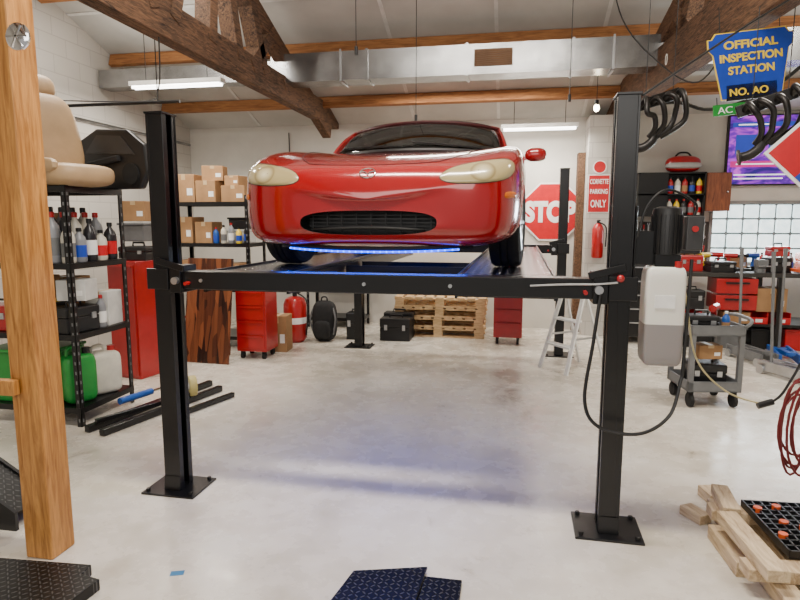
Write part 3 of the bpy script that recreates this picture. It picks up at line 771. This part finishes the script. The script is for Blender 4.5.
carton((-2.74,6.72,0),.24,.24,.44,4,'tall brown cardboard box on the floor')
T=thing('air_tank','red upright compressor tank with black fittings','air tank',(-2.74,7.25,0))
build(G().lathe([(.10,.0),(.13,.03),(.15,.06),(.15,.50),(.12,.57),(.05,.60)],n=28),'tank',M_redp,T)
build(G().cyl((0,0,.59),(0,0,.66),.03).cyl((0,-.0,.64),(.09,-.04,.66),.012).tube(spline([(.05,-.02,.64),(.18,-.05,.55),(.19,-.06,.3),(.165,-.05,.1)],5),.011),'valve',M_blkp,T)
build(G().lathe([(.152,.25),(.153,.25),(.153,.33),(.152,.33)],n=28),'tank_label',M_swhite,T)
T=thing('backpack','black fabric backpack slumped on the floor','bag',(-2.37,7.35,0))
build(G().ell((0,0,.27),(.16,.11,.27),n=20,p=.6),'bag_body',M_blkf,T)
build(G().ell((0,-.10,.17),(.11,.05,.12),n=16,p=.6),'front_pocket',M_blkf,T)
for s in(-1,1): build(G().tube(spline([(s*.13,-.05,.45),(s*.17,-.08,.3),(s*.13,-.06,.1)],4),.012),'strap',M_grey,T)
build(G().tube(spline([(-.04,0,.52),(-.03,0,.58),(.03,0,.58),(.04,0,.52)],4),.01),'grab_loop',M_blkp,T)
toolbox((-1.46,7.6,0),.40,.22,.30,M_blkp,'black hard plastic tool case on the floor')
toolbox((-1.46,7.84,0),.40,.18,.34,M_blkp,'second black case standing behind the tool case')
toolbox((-2.02,7.6,0),.2,.2,.36,M_blkp,'small black hard case on the floor')
def pallet(z):
    g=G()
    for k in(-1,0,1): 
        for j in(-1,0,1): g.box(k*.55-.06,k*.55+.06,j*.35-.05,j*.35+.05,.022,.10)
    for k in range(3): g.box(-.62,.62,-.40+k*.35,-.30+k*.35,0,.022)
    for k in range(3): g.box(-.62,.62,-.40+k*.35,-.30+k*.35,.10,.118)
    for k in range(9): g.box(-.62+k*.142,-.62+k*.142+.104,-.40,.40,.118,.136)
    return build(g,'pallet',M_wpal,label='rough wooden shipping pallet in a low stack',cat='pallet',group='stacked pallets',smooth=0,loc=(-.93,8.25,z))
p0=pallet(0)
for k in range(1,4):
    dup(p0,(-.93+random.uniform(-.02,.02),8.25,.137*k))
chest((.0,7.75,0),.36,.42,.84,4,M_redp,'narrow red rolling tool chest by the wall')

T=thing('stop_sign','red octagonal stop sign with white lettering on wall','sign',(.575,8.775,1.70))
def ngon(r,n,o): return [(r*math.cos(2*math.pi*k/n+o),r*math.sin(2*math.pi*k/n+o)) for k in range(n)]
build(G().prism(ngon(.445,8,math.pi/8),-.004,.004),'sign_border',M_swhite,T,smooth=0)
build(G().prism(ngon(.42,8,math.pi/8),-.008,-.004),'sign_face',M_sred,T,smooth=0)
text('STOP','lettering',M_swhite,T,(-.02,-.010,0),width=.72,height=.31,bold=.006)
T=thing('parking_sign','small red and white parking sign on the pillar','sign',(1.15,8.345,1.98))
build(G().box(-.14,.14,-.006,0,-.30,.20),'sign_plate',M_swhite,T,smooth=0,bevel=.001)
build(G().box(-.13,.13,-.009,-.006,-.29,.19),'sign_face',M_sred,T,smooth=0)
text('CORVETTE','lettering',M_swhite,T,(0,-.011,.11),width=.235,height=.065,bold=.002)
text('PARKING','lettering',M_swhite,T,(0,-.011,-.02),width=.225,height=.065,bold=.002)
text('ONLY','lettering',M_swhite,T,(0,-.011,-.18),width=.20,height=.10,bold=.002)
T=thing('round_sign','small round red and white badge sign on the pillar','sign',(1.15,8.345,2.28))
build(G().lathe([(.09,-.0),(.09,-.006)],n=28,axis='Y'),'sign_plate',M_swhite,T,smooth=0)
build(G().lathe([(.075,-.006),(.075,-.009)],n=28,axis='Y'),'sign_face',M_sred,T,smooth=0)
T=thing('fire_extinguisher','red fire extinguisher hung on the pillar','extinguisher',(1.15,8.25,1.08))
build(G().lathe([(.06,0),(.075,.02),(.075,.38),(.05,.44),(.02,.46)],n=20),'cylinder',M_redp,T)
build(G().cyl((0,0,.45),(0,0,.5),.02).box(-.015,.015,-.10,.02,.49,.505).tube(spline([(.02,0,.47),(.1,-.02,.4),(.1,-.02,.15)],5),.009),'valve',M_blkp,T)
build(G().box(-.02,.02,.06,.098,.2,.3),'wall_bracket',M_blkp,T)
T=thing('step_ladder','small white folding step ladder standing open','ladder',(.68,6.42,0),(0,0,-52))
H=.86
for s in(-1,1):
    build(G().beam((s*.20,-.26,0),(s*.15,.0,H),.045,.02),'rail',M_whitep,T,smooth=0)
    build(G().beam((s*.19,.30,0),(s*.15,.02,H-.03),.03,.018),'rear_leg',M_whitep,T,smooth=0)
    build(G().beam((s*.185,-.15,.36),(s*.18,.19,.36),.012,.02),'spreader',M_steel,T,smooth=0)
for k in(1,2,3):
    t=k/3.2;build(G().cbox((0,-.26*(1-t)+.02,H*t),(.37-.08*t,.10,.02)),'step',M_whitep,T,smooth=0)
build(G().box(-.17,.17,-.06,.08,H,H+.02),'top_cap',M_whitep,T,smooth=0)

# ------------------------------------------------------------ right side
T=thing('wall_shelf','black wall-mounted shelf holding fluid bottles','shelf',(2.1,8.64,1.63))
build(G().box(-.42,.42,-.15,.15,0,.02).box(-.42,.42,-.15,.15,.28,.3).box(-.42,-.40,-.15,.15,0,.58).box(.40,.42,-.15,.15,0,.58).box(-.42,.42,.13,.15,0,.58).box(-.42,.42,-.15,.15,.56,.58).box(-.40,-.05,-.15,-.14,.02,.56),'shelf_frame',M_blk,T,smooth=0)
for k in range(5): bottle((2.10+k*.09,8.58,1.93),pal[[4,0,4,1,5][k]],M_blkp,.22,.038,['red','white','red','black','yellow'][k]+' bottle on the wall shelf','bottles on the wall shelf')
for k in range(5): bottle((2.10+k*.09,8.58,1.65),pal[[0,5,1,4,0][k]],M_redp,.21,.038,'small fluid bottle on the wall shelf','bottles on the wall shelf')
T=thing('helmet_bag','red and black padded helmet bag on the wall shelf','bag',(2.25,8.62,2.21))
build(G().ell((0,0,.11),(.22,.12,.11),n=20,p=.7),'bag_body',M_redp,T)
build(G().ell((0,-.02,.09),(.225,.125,.045),n=20,p=.6),'bag_trim',mat('light_grey_fabric',(.4,.4,.4),.8),T)
build(G().tube(spline([(-.1,0,.21),(-.05,0,.26),(.05,0,.26),(.1,0,.21)],4),.012),'handle',M_blkf,T)
T=thing('wall_cabinet','reddish brown wooden wall cabinet','cabinet',(2.68,8.64,1.70))
M_cab=wood('cab_wood',(.10,.025,.01),(.26,.08,.03))
build(G().box(-.15,.15,-.15,.15,0,.50),'cabinet_body',M_cab,T,smooth=0,bevel=.005)
Dd=build(G().box(-.14,.14,-.165,-.15,.01,.49),'door',M_cab,T,smooth=0)
build(G().ell((.1,-.175,.25),(.012,.012,.012)),'knob',M_steel,Dd)
chest((1.75,8.15,0),.66,.5,1.22,6,M_blk,'tall black rolling tool chest with drawers')
toolbox((1.6,8.15,1.22),.3,.22,.2,M_blkp,'black toolbox on top of the tool chest')
toolbox((1.93,8.12,1.22),.26,.2,.16,M_grey,'grey plastic toolbox on top of the tool chest')
PB=thing('pegboard','dark pegboard panel with hooks on the wall','pegboard',(2.22,8.79,1.28))
build(G().box(-.45,.45,-.02,0,-.28,.28),'board',mat('dark_board',(.035,.03,.028),.7),PB,smooth=0)
def wrench(x,z,L_,m,k):
    T=thing('wrench' if k%2 else 'screwdriver','hand tool hanging on the dark pegboard','hand tool',(x,8.755,z),group='tools on pegboard')
    if k%2:
        build(G().cbox((0,0,-L_/2),(.018,.008,L_)).lathe([(.012,-.005),(.024,-.005),(.024,.005),(.012,.005)],(0,0,-L_),n=12,axis='Y',closed=True).cbox((-.012,0,.01),(.01,.008,.03)).cbox((.012,0,.01),(.01,.008,.03)),'wrench_shaft',M_steel,T)
    else:
        build(G().cyl((0,0,0),(0,0,-L_*.45),.014,.011),'handle',m,T);build(G().cyl((0,0,-L_*.45),(0,0,-L_),.004),'blade',M_steel,T)
for k in range(14): wrench(1.83+k*.06,1.52,.14+.08*((k*5)%4)/3,[M_redp,M_yel,M_blkp][k%3],k)
for k in range(10): wrench(1.85+k*.085,1.24,.12+.06*((k*3)%4)/3,[M_redp,M_orange,M_bluep][k%3],k+1)
T=thing('workbench','long dark steel workbench with red drawers below window','workbench',(3.2,8.05,0))
bx=1.15
build(G().box(-bx,bx,-.35,.35,.90,.95),'bench_top',mat('bench_top_dark',(.03,.027,.024),.5),T,smooth=0,bevel=.004)
for x in(-bx+.04,0,bx-.04):
    for y in(-.31,.31): build(G().box(x-.03,x+.03,y-.03,y+.03,0,.90),'leg',M_blk,T,smooth=0)
build(G().box(-bx+.02,bx-.02,-.33,.33,.30,.33),'lower_shelf',M_blk,T,smooth=0)
for x0 in(-.72,.42):
    for z0 in(.50,.70):
        Dr=build(G().box(x0,x0+.46,-.36,-.0,z0,z0+.18),'drawer',M_redp,T,smooth=0,bevel=.005)
        build(G().box(x0+.1,x0+.36,-.385,-.36,z0+.12,z0+.14),'drawer_handle',M_blkp,Dr,smooth=0)
T0=thing('storage_bin','red open-front plastic parts bin under the bench','storage bin',(2.25,7.9,.33),group='parts bins under bench')
g=G().box(-.1,.1,-.15,.15,0,.01).box(-.1,-.09,-.15,.15,0,.14).box(.09,.1,-.15,.15,0,.14).box(-.1,.1,.14,.15,0,.14).box(-.1,.1,-.15,-.14,0,.08)
build(g,'bin_body',M_sred,T0,smooth=0)
build(G().box(-.04,.04,-.153,-.15,.02,.06),'bin_label',M_swhite,T0,smooth=0)
for k in(3,4,7): dup(T0,(2.25+k*.25,7.9,.33))
toolbox((2.25,7.9,.48),.28,.2,.24,M_blkp,'black toolbox on the lower bench shelf')
carton((3.12,7.9,.48),.34,.3,.28,3);carton((2.75,7.86,.33),.3,.25,.14,-4)
tote((3.95,7.95,.33),.35,.25,.3,M_grey,'grey plastic box on the lower bench shelf',0)
for k in range(5): tote((2.35+k*.38,7.95,.0),.33,.3,.24,[M_blkp,M_grey,M_blkp,M_sred,M_blkp][k],['black','grey','black','red','black'][k]+' plastic tote on the floor under the bench',0)
toolbox((2.22,7.95,.95),.28,.2,.2,M_redp,'red metal toolbox on the workbench')
toolbox((2.55,7.85,.95),.3,.2,.13,M_blkp,'low black case on the workbench',8)
toolbox((3.6,7.9,.95),.32,.22,.24,M_orange,'orange plastic toolbox on the workbench',-6)
toolbox((3.22,7.95,.95),.26,.2,.18,M_blkp,'black toolbox on the workbench',12)
toolbox((3.22,7.95,1.145),.22,.16,.12,M_redp,'small red toolbox stacked on the black toolbox',8)
toolbox((2.22,7.95,1.165),.22,.16,.12,M_blkp,'small black case stacked on the red toolbox',-5)
drill((2.45,8.1,.95),30,M_yel);drill((2.75,8.05,.95),-20,M_redp,'red cordless drill standing on the workbench');drill((3.0,8.12,.95),200,M_bluep,'blue cordless drill standing on the workbench');drill((2.62,8.25,.95),160,M_redp,'red cordless drill standing on the workbench')
carton((2.88,8.28,.95),.2,.16,.2,5);carton((2.32,8.28,.95),.22,.16,.24,-5)
coil((2.78,7.80,.96),.09,4,'black extension cable coiled on the workbench',M_blkp,'Z',.008,3)
coil((3.42,7.82,.96),.08,4,'orange extension cable coiled on the workbench',M_orange,'Z',.007,4)
V=thing('bench_vise','grey steel bench vise bolted to the workbench','vise',(2.98,7.78,.95))
build(G().cyl((0,0,0),(0,0,.05),.06).box(-.04,.04,-.04,.08,.05,.12).box(-.06,.06,.02,.05,.08,.16),'vise_base',M_grey,V,smooth=0,bevel=.004)
V2=build(G().box(-.06,.06,-.07,-.045,.08,.16).cyl((0,-.15,.09),(0,-.04,.09),.012),'jaw',M_grey,V)
build(G().cyl((-.07,-.14,.09),(.07,-.14,.09),.006),'vise_handle',M_steel,V)
for k in range(8): bottle((3.10+k*.085,8.3,.95),pal[[1,4,0,1,5,2,4,1][k]],M_blkp,.22,.033,'small spray can standing on the workbench','cans on workbench')
T=thing('television','large wall television showing a purple news screen','television',(3.62,8.76,2.5))
build(G().box(-.8,.8,-.03,.035,-.46,.46),'tv_frame',M_blkp,T,smooth=0,bevel=.006)
m,nt,b=nodes('tv_screen')
c=ramp(nt,noise(nt,objco(nt,(1.5,1,3)),2.2,2,.5,1.5),[(.35,(.02,.005,.14)),(.5,(.14,.01,.38)),(.68,(.55,.06,.60))])
nt.links.new(c,b.inputs['Emission Color']);b.inputs['Emission Strength'].default_value=1.7;b.inputs['Base Color'].default_value=(.01,.01,.02,1);b.inputs['Roughness'].default_value=.2
build(G().box(-.78,.78,-.033,-.030,-.44,.44),'screen',m,T,smooth=0)
M_scw=mat('screen_white',(.9,.9,1),.5,emit=1.2);M_scm=mat('screen_magenta',(.6,.02,.25),.5,emit=.8);M_scb=mat('screen_blue',(.02,.05,.4),.5,emit=.8)
build(G().box(-.75,.2,-.036,-.034,-.22,-.14),'screen_banner',M_scm,T,smooth=0);build(G().box(-.75,.0,-.036,-.034,.30,.36),'screen_banner',M_scb,T,smooth=0)
for x in(-.70,-.3): build(G().box(x,x+.3,-.036,-.034,-.05,.20),'screen_tile',M_scb,T,smooth=0)
for x0,x1,z in((-.68,-.2,-.18),(-.68,-.3,.33),(-.7,.1,-.32),(-.7,-.1,-.37)): build(G().box(x0,x1,-.038,-.036,z-.008,z+.008),'screen_caption',M_scw,T,smooth=0)
# inspection sign
T=thing('inspection_sign','blue keystone sign with yellow inspection station lettering','sign',(1.605,4.62,2.63),(0,-6,8))
key=[(-.28,.20),(-.255,.20),(-.23,.235),(.23,.235),(.255,.20),(.28,.20),(.28,.13),(.25,.10),(.20,-.20),(-.20,-.20),(-.25,.10),(-.28,.13)]
build(G().prism([(x*1.03,z*1.03) for x,z in key],-.003,.003),'sign_border',M_yel,T,smooth=0)
build(G().prism(key,-.006,-.003),'sign_face',M_sblue,T,smooth=0)
text('OFFICIAL','lettering',M_yel,T,(0,-.008,.155),width=.36,height=.055,bold=.003)
text('INSPECTION','lettering',M_yel,T,(0,-.008,.070),width=.42,height=.055,bold=.003)
text('STATION','lettering',M_yel,T,(0,-.008,-.015),width=.31,height=.055,bold=.003)
build(G().box(-.17,.17,-.006,.003,-.215,-.11),'number_plate',M_blkp,T,smooth=0)
text('NO. AO','lettering',M_yel,T,(-.02,-.008,-.160),width=.26,height=.05,bold=.002)
for x in(-.2,.2): build(G().cyl((x,0,.23),(x,0,.40),.003,n=6),'hanger',M_dsteel,T)
T=thing('green_sign','small green sign with white letters hanging below','sign',(1.50,4.60,2.345),(0,-6,8))
build(G().box(-.13,.13,-.003,.003,-.035,.04),'sign_plate',M_green,T,smooth=0)
text('AC','lettering',M_swhite,T,(-.05,-.005,0),width=.1,height=.045)
for x in(-.1,.10): build(G().cyl((x,.003,.03),(x,.003,.09),.003,n=6),'hanger',M_dsteel,T)
T=thing('pizza_sign','red and blue tilted square pizza shop sign with dots','sign',(1.86,4.05,1.99),(0,0,-8))
sq=lambda r:[(r,0),(0,r),(-r,0),(0,-r)]
build(G().prism(sq(.33),-.01,.01),'sign_border',M_swhite,T,smooth=0)
build(G().prism(sq(.305),-.014,-.010),'sign_face',M_sred,T,smooth=0)
build(G().prism([(.0,-.305),(.305,0),(.15,.155),(-.155,-.15)],-.017,-.014),'sign_half',M_sblue,T,smooth=0)
for x,z in((-.07,.07),(.08,.02),(.03,-.16)): build(G().cyl((x,-.021,z),(x,-.017,z),.04,n=20),'dot',M_swhite,T)
text("Domino's",'lettering',M_swhite,T,(.09,-.02,-.07),width=.30,rot=45,bold=.002)
build(G().cyl((0,0,.32),(0,0,roofz(4.05)-1.99),.003,n=6),'hanger',M_dsteel,T)
M_cast=mat('dark_cast_metal',(.022,.02,.019),.38,.6,.3)
def manifold(loc,rz,lab,zt,sd=1):
    rnd=random.Random(sd)
    T=thing('exhaust_manifold',lab,'car part',loc,(0,0,rz))
    build(G().cbox((-.02,0,.0),(.36,.022,.08),(0,-18,0)),'flange',M_cast,T,smooth=0,bevel=.006)
    for k in range(4):
        x=-.14+.09*k;j=lambda:rnd.uniform(-.02,.02)
        build(G().tube(spline([(x,0,x*.32),(x+j(),-.08,.02+x*.32+j()),(x+.03+j(),-.12,-.05+x*.3+j()),(x*.8+.05,-.10+j(),-.14+j()),(x*.55+.03,-.07,-.21),(x*.3-.03,-.03,-.27)],7),.020,12),'runner_pipe',M_cast,T)
    build(G().tube(spline([(-.03,-.03,-.25),(-.05,-.03,-.30),(-.10,-.02,-.34),(-.15,0,-.35)],6),.032,14).cyl((-.15,0,-.35),(-.162,0,-.352),.052),'collector',M_cast,T)
    for x in(-.1,.1): build(G().cyl((x,0,.02),(x,0,zt-loc[2]),.003,n=6),'hanger',M_dsteel,T)
manifold((1.06,4.80,2.46),10,'black tubular exhaust manifold hanging from the roof',roofz(4.80)-.0,2)
manifold((1.66,4.40,2.35),-10,'dark curved exhaust manifold hanging beside the sign',2.96,5)
build(G().tube(spline([(.80,4.98,2.42),(1.2,4.95,2.47),(1.45,4.9,2.40),(1.8,4.85,2.50),(2.1,4.85,2.75)],6),.014),'suspension_bar',M_blk,label='black bent steel suspension bar hanging beneath the truss',cat='car part')
T=thing('utility_cart','grey plastic two-shelf rolling cart with tools','cart',(1.70,5.45,0),(0,0,8))
for z in(.14,.62):
    build(G().box(-.22,.22,-.22,.22,z,z+.015).box(-.22,.22,-.22,-.205,z,z+.09).box(-.22,.22,.205,.22,z,z+.09).box(-.22,-.205,-.22,.22,z,z+.09).box(.205,.22,-.22,.22,z,z+.09),'tray',M_grey,T,smooth=0,bevel=.004)
for a in(-1,1):
    for c in(-1,1):
        build(G().box(a*.20-.02,a*.20+.02,c*.2-.02,c*.2+.02,.15,.64),'leg',M_grey,T,smooth=0)
        build(G().cyl((a*.18-.015,c*.17,.06),(a*.18+.015,c*.17,.06),.06).box(a*.18-.02,a*.18+.02,c*.17-.02,c*.17+.02,.08,.14),'caster',M_rub,T)
build(G().tube(spline([(.22,-.18,.68),(.28,-.18,.75),(.28,.18,.75),(.22,.18,.68)],5),.015),'push_handle',M_grey,T)
toolbox((1.64,5.42,.635),.24,.18,.14,M_blkp,'black toolbox on the grey cart')
toolbox((1.70,5.45,.155),.30,.24,.20,M_blkp,'black case on the lower cart shelf')
carton((1.70,5.42,.40),.2,.16,.12,10,'small orange-brown box on the lower cart case')
bottle((1.82,5.36,.635),M_bluep,M_whitep,.18,.032,'blue spray bottle on the grey cart','cart bottles')
drill((1.78,5.52,.635),60,M_redp,'red cordless drill lying on the grey cart')
def jack(loc,rz,m,lab):
    T=thing('floor_jack',lab,'jack',loc,(0,0,rz))
    build(G().box(-.11,-.08,-.3,.3,.04,.14).box(.08,.11,-.3,.3,.04,.14).box(-.11,.11,.18,.28,.05,.12),'chassis',m,T,smooth=0,bevel=.004)
    build(G().beam((0,.15,.10),(0,-.26,.14),.06,.05).cyl((0,-.26,.14),(0,-.26,.17),.05),'lift_arm',m,T)
    for a in(-.13,.11):
        for y_ in(-.26,.24): build(G().cyl((a,y_,.046),(a+.02,y_,.046),.046),'jack_wheel',M_steel,T)
    build(G().cyl((0,.22,.10),(0,.30,1.25),.015).cyl((0,.292,1.05),(0,.305,1.26),.021),'jack_handle',M_grey,T)
jack((2.72,7.15,0),15,M_grey,'grey trolley floor jack with upright handle')
jack((3.05,7.15,0),-10,M_bluep,'blue trolley floor jack with upright handle')
jack((2.80,6.40,0),25,M_steel,'silver trolley floor jack with long handle')
T=thing('extension_cord','beige extension cord hanging to a black plug','cord',(0,0,0))
build(G().tube(spline([(.76,3.12,1.36),(.88,3.22,1.25),(1.00,3.35,.85),(1.2,3.45,.64),(1.42,3.5,.56)],10),.005),'cord',mat('beige_cord',(.55,.48,.25),.5),T)
build(G().tube(spline([(1.42,3.5,.56),(1.52,3.5,.66),(1.66,3.55,1.05),(1.72,3.6,2.0),(1.75,3.6,2.93)],10),.007),'drop_cable',M_blkp,T)
build(G().cyl((1.38,3.49,.555),(1.46,3.5,.58),.018),'plug',M_blkp,T)
M_hose=mat('dark_red_rubber',(.16,.008,.010),.45)
T=thing('air_hose','coiled dark red air hose dropping from the truss','hose',(1.50,3.25,0))
P=[]
for k in range(7*20):
    a=2*math.pi*k/20
    P.append(((.075+.02*math.sin(k*.11))*math.cos(a)+.03*math.sin(k*.05),.02*math.sin(k*.045)+.014*(k/20-3),.52+(.21+.05*math.sin(k*.07+1))*math.sin(a)))
build(G().tube(P,.0065),'hose_coil',M_hose,T)
build(G().tube(spline([(.06,0,.72),(.02,.0,1.0),(.1,.05,1.8),(.28,.1,2.93)],8),.0065),'hose_drop',M_hose,T)
build(G().cyl((.0,-.01,.72),(.02,-.01,.80),.014),'coupling',M_steel,T)
def blk(x0,x1,y0,y1,z0,z1,rz,lab='pale sawn timber block in a rough stack'):
    cx,cy=(x0+x1)/2,(y0+y1)/2
    build(G().box(-(x1-x0)/2,(x1-x0)/2,-(y1-y0)/2,(y1-y0)/2,0,z1-z0),'timber_block',M_wblk,label=lab,cat='timber',group='stack of timber blocks',loc=(cx,cy,z0),rot=(0,0,rz),smooth=0,bevel=.004)
blk(1.11,1.20,2.40,3.32,0,.07,1.5);blk(1.25,1.34,2.4,3.25,0,.07,-1);blk(1.40,1.49,2.4,3.2,0,.07,0);blk(1.55,1.64,2.45,3.2,0,.07,0)
blk(1.02,1.62,2.55,2.65,.071,.125,3);blk(1.04,1.62,3.04,3.14,.071,.125,-3)
blk(1.02,1.10,2.68,3.02,.0,.07,3)
blk(1.04,1.13,2.45,2.95,.126,.18,4);blk(1.08,1.16,2.98,3.26,.126,.18,-6)
blk(1.12,1.21,3.38,3.52,0,.06,12,'short sawn timber offcut on the floor')
blk(.97,1.05,3.14,3.28,0,.05,30,'short sawn timber offcut on the floor')
T=thing('drain_tray','black ribbed plastic tray with orange pieces on timbers','tray',(1.38,2.90,.127),(0,0,3))
g=G().box(-.17,.17,-.24,.24,0,.01)
for k in range(9): g.box(-.17+k*.0415,-.17+k*.0415+.008,-.24,.24,.01,.035)
for k in range(11): g.box(-.17,.17,-.24+k*.0472,-.24+k*.0472+.008,.01,.035)
build(g,'grid',M_blkp,T,smooth=0)
for x,y in((-.13,.15),(-.07,.02),(-.13,-.1),(.05,-.12),(-.03,.18),(.1,.1),(0,-.02),(-.06,-.17)): build(G().cyl((x,y,.012),(x,y,.042),.02,n=10),'orange_cap',M_orange,T)
# diamond plates
build(G().prismz([(-.73,1.93),(-.36,1.91),(-.33,2.46),(-.65,2.37)],.017,.031),'ramp_plate',M_diab,label='black diamond plate ramp flap lying on the floor',cat='metal plate',smooth=0,bevel=.002)
build(G().prismz([(-.46,1.93),(-.15,1.90),(-.11,2.24),(-.17,2.245),(-.17,2.41),(-.42,2.41)],.002,.016),'ramp_plate',M_diab,label='black diamond plate ramp flap under another plate',cat='metal plate',smooth=0,bevel=.002)
build(G().prismz([(-2.5,1.7),(-1.74,1.7),(-1.70,2.08),(-1.80,2.10),(-1.81,2.17),(-2.5,2.13)],.0,.05),'ramp_plate',M_diab,label='black diamond plate ramp piece beside the timber post',cat='metal plate',smooth=0,bevel=.003)
build(G().box(-.03,.03,-.018,.018,0,.001),'tape_piece',mat('faded_blue_tape',(.03,.16,.32),.6),label='scrap of blue tape stuck on the concrete floor',cat='tape',loc=(-1.44,2.25,.0005),rot=(0,0,20),smooth=0)
def bar(x0,y0,x1,y1,z,w,lab):
    build(G().beam((x0,y0,z),(x1,y1,z),w,w),'steel_bar',M_blk,label=lab,cat='steel bar',group='steel bars on floor',smooth=0,bevel=.004)
bar(-3.08,3.75,-2.80,5.1,.03,.05,'black square steel bar lying on the floor')
bar(-2.92,3.7,-2.62,4.95,.03,.05,'black square steel bar lying on the floor')
bar(-2.60,4.2,-2.42,4.8,.025,.04,'short black steel bar lying on the floor')
bar(-3.04,3.8,-2.70,4.6,.075,.035,'thin black steel bar lying across other bars')
T=thing('bottle_jack','blue and grey hydraulic ram lying on the floor','jack',(-3.02,4.35,.125),(0,0,-15))
build(G().cyl((0,-.22,.0),(0,.1,.0),.028),'ram_body',M_bluep,T);build(G().cyl((0,.1,0),(0,.35,0),.012),'ram_rod',M_chrome,T)
T=thing('caster_wheel','pale yellow heavy caster wheel on the floor','wheel',(-2.70,4.60,.145),(0,0,40))
build(G().lathe([(.03,-.03),(.085,-.03),(.09,-.02),(.09,.02),(.085,.03),(.03,.03)],n=28,axis='X',closed=True),'caster_tread',mat('cream_rubber',(.5,.42,.15),.5),T)
build(G().cyl((-.035,0,0),(.035,0,0),.032),'hub',M_steel,T)
T=thing('steel_ramp','black steel car ramp leaning by the post','ramp',(-2.75,2.55,0))
for y_ in(-.12,.10): build(G().prism([(-.3,0),(.3,0),(.3,.1),(-.1,.34),(-.3,.34)],y_,y_+.02),'side_frame',M_blk,T,smooth=0)
build(G().beam((-.12,0,.325),(.29,0,.09),.2,.012).box(-.3,-.1,-.1,.1,.31,.34),'ramp_deck',M_diab,T,smooth=0)
build(G().tube(spline([(-3.35,8.78,1.2),(-3.34,8.78,2.0),(-3.35,8.78,2.9)],5),.008),'power_cable',M_blkp,label='black cable running down the white wall',cat='cable')
for (x,y,z) in((-.95,6.0,2.55),(.55,6.3,2.75),(-1.35,5.2,3.0)):
    build(G().cyl((x,y,z+.05),(x,y,roofz(y)),.004,n=6).cyl((x,y,z),(x,y,z+.07),.015,n=10),'pull_cord',M_blkp,label='thin black pull cord hanging from the roof',cat='cord')
build(G().tube([(-4.98,5.6,2.75),(-4.98,8.75,2.75)],.02),'conduit',M_galv,label='thin steel conduit along the block wall',cat='pipe')
build(G().tube(spline([(1.70,4.2,2.95),(1.2,3.6,2.6),(.60,3.05,2.165)],4),.006),'guy_rod',M_dsteel,label='thin steel rod running from truss down to post',cat='rod')
build(G().tube(spline([(1.60,5.0,2.95),(1.35,4.9,2.6),(1.1,5.2,2.85),(.9,5.6,3.3),(.8,5.85,3.9)],8),.006),'loose_cable',M_blkp,label='loose black cable looping between truss and purlin',cat='cable')
build(G().tube(spline([(-2.6,4.2,2.93),(-3.0,4.8,2.7),(-3.6,5.5,2.75),(-4.97,6.0,2.9)],8),.006),'loose_cable',M_blkp,label='loose black cable looping from truss to wall',cat='cable')
T=thing('hanging_rail','horizontal dark steel rod hung under the roof','rod',(0,4.62,2.55))
build(G().tube([(-4.9,0,0),(-2.7,0,0)],.014),'rod',M_blk,T)
for x in(-4.2,-2.9): build(G().cyl((x,0,.0),(x,0,roofz(4.62)-2.55),.004,n=6),'hanger',M_dsteel,T)

# ------------------------------------------------------------ lights
def area(loc,rot,sx,sy,e,col=(1,.92,.81)):
    l=bpy.data.lights.new('lamp_or_fill','AREA');l.shape='RECTANGLE';l.size=sx;l.size_y=sy;l.energy=e;l.color=col
    o=bpy.data.objects.new('area_light',l);o.location=loc;o.rotation_euler=[R(a) for a in rot];C.objects.link(o)
area((-.4,2.4,4.5),(0,0,0),2.4,.3,240)
area((-3.6,4.8,3.9),(0,0,0),1.2,.25,95)
area((2.6,5.0,3.9),(0,0,0),1.2,.25,125)
area((-3.8,6.45,3.07),(0,0,0),1.1,.12,50)
area((.35,8.25,2.74),(0,0,0),1,.12,38)
area((-.6,7.6,3.22),(0,0,0),2.0,.2,70)
area((-.6,4.6,3.15),(180,0,0),3.5,.4,38)  # added uplight to brighten the ceiling, no fixture modelled here
area((-3.8,6.0,3.1),(180,0,0),1.2,.2,12)  # added weak uplight, lifts the ceiling on the left
area((3.3,6.0,3.1),(180,0,0),1.5,.3,15)  # added weak uplight, lifts the ceiling on the right
area((3.6,8.7,1.4),(-90,0,0),1.6,.8,85,(.85,.95,1))
area((-.6,-1.5,3.0),(55,0,0),5,1.5,110,(1,.96,.90))  # added front fill from behind the camera, not a fixture
l=bpy.data.lights.new('led','AREA');l.shape='RECTANGLE';l.size=1.1;l.size_y=.1;l.energy=15;l.color=(.02,.10,1)
o=bpy.data.objects.new('led_light',l);o.location=(-.79,3.30,1.41);C.objects.link(o)
l=bpy.data.lights.new('led2','AREA');l.shape='RECTANGLE';l.size=1.3;l.size_y=1.5;l.energy=2.5;l.color=(.08,.2,1)
o=bpy.data.objects.new('led_light',l);o.location=(-.79,4.6,1.40);C.objects.link(o)
w=bpy.data.worlds.new('w');SC.world=w;w.use_nodes=True
w.node_tree.nodes['Background'].inputs[0].default_value=(1,.96,.91,1);w.node_tree.nodes['Background'].inputs[1].default_value=.42

cam=bpy.data.cameras.new('cam');cam.lens=26.55;cam.sensor_width=36
co2=bpy.data.objects.new('camera',cam);co2.location=(0,0,1.58);co2.rotation_euler=(R(90-7.7),0,R(10.5));C.objects.link(co2)
SC.camera=co2
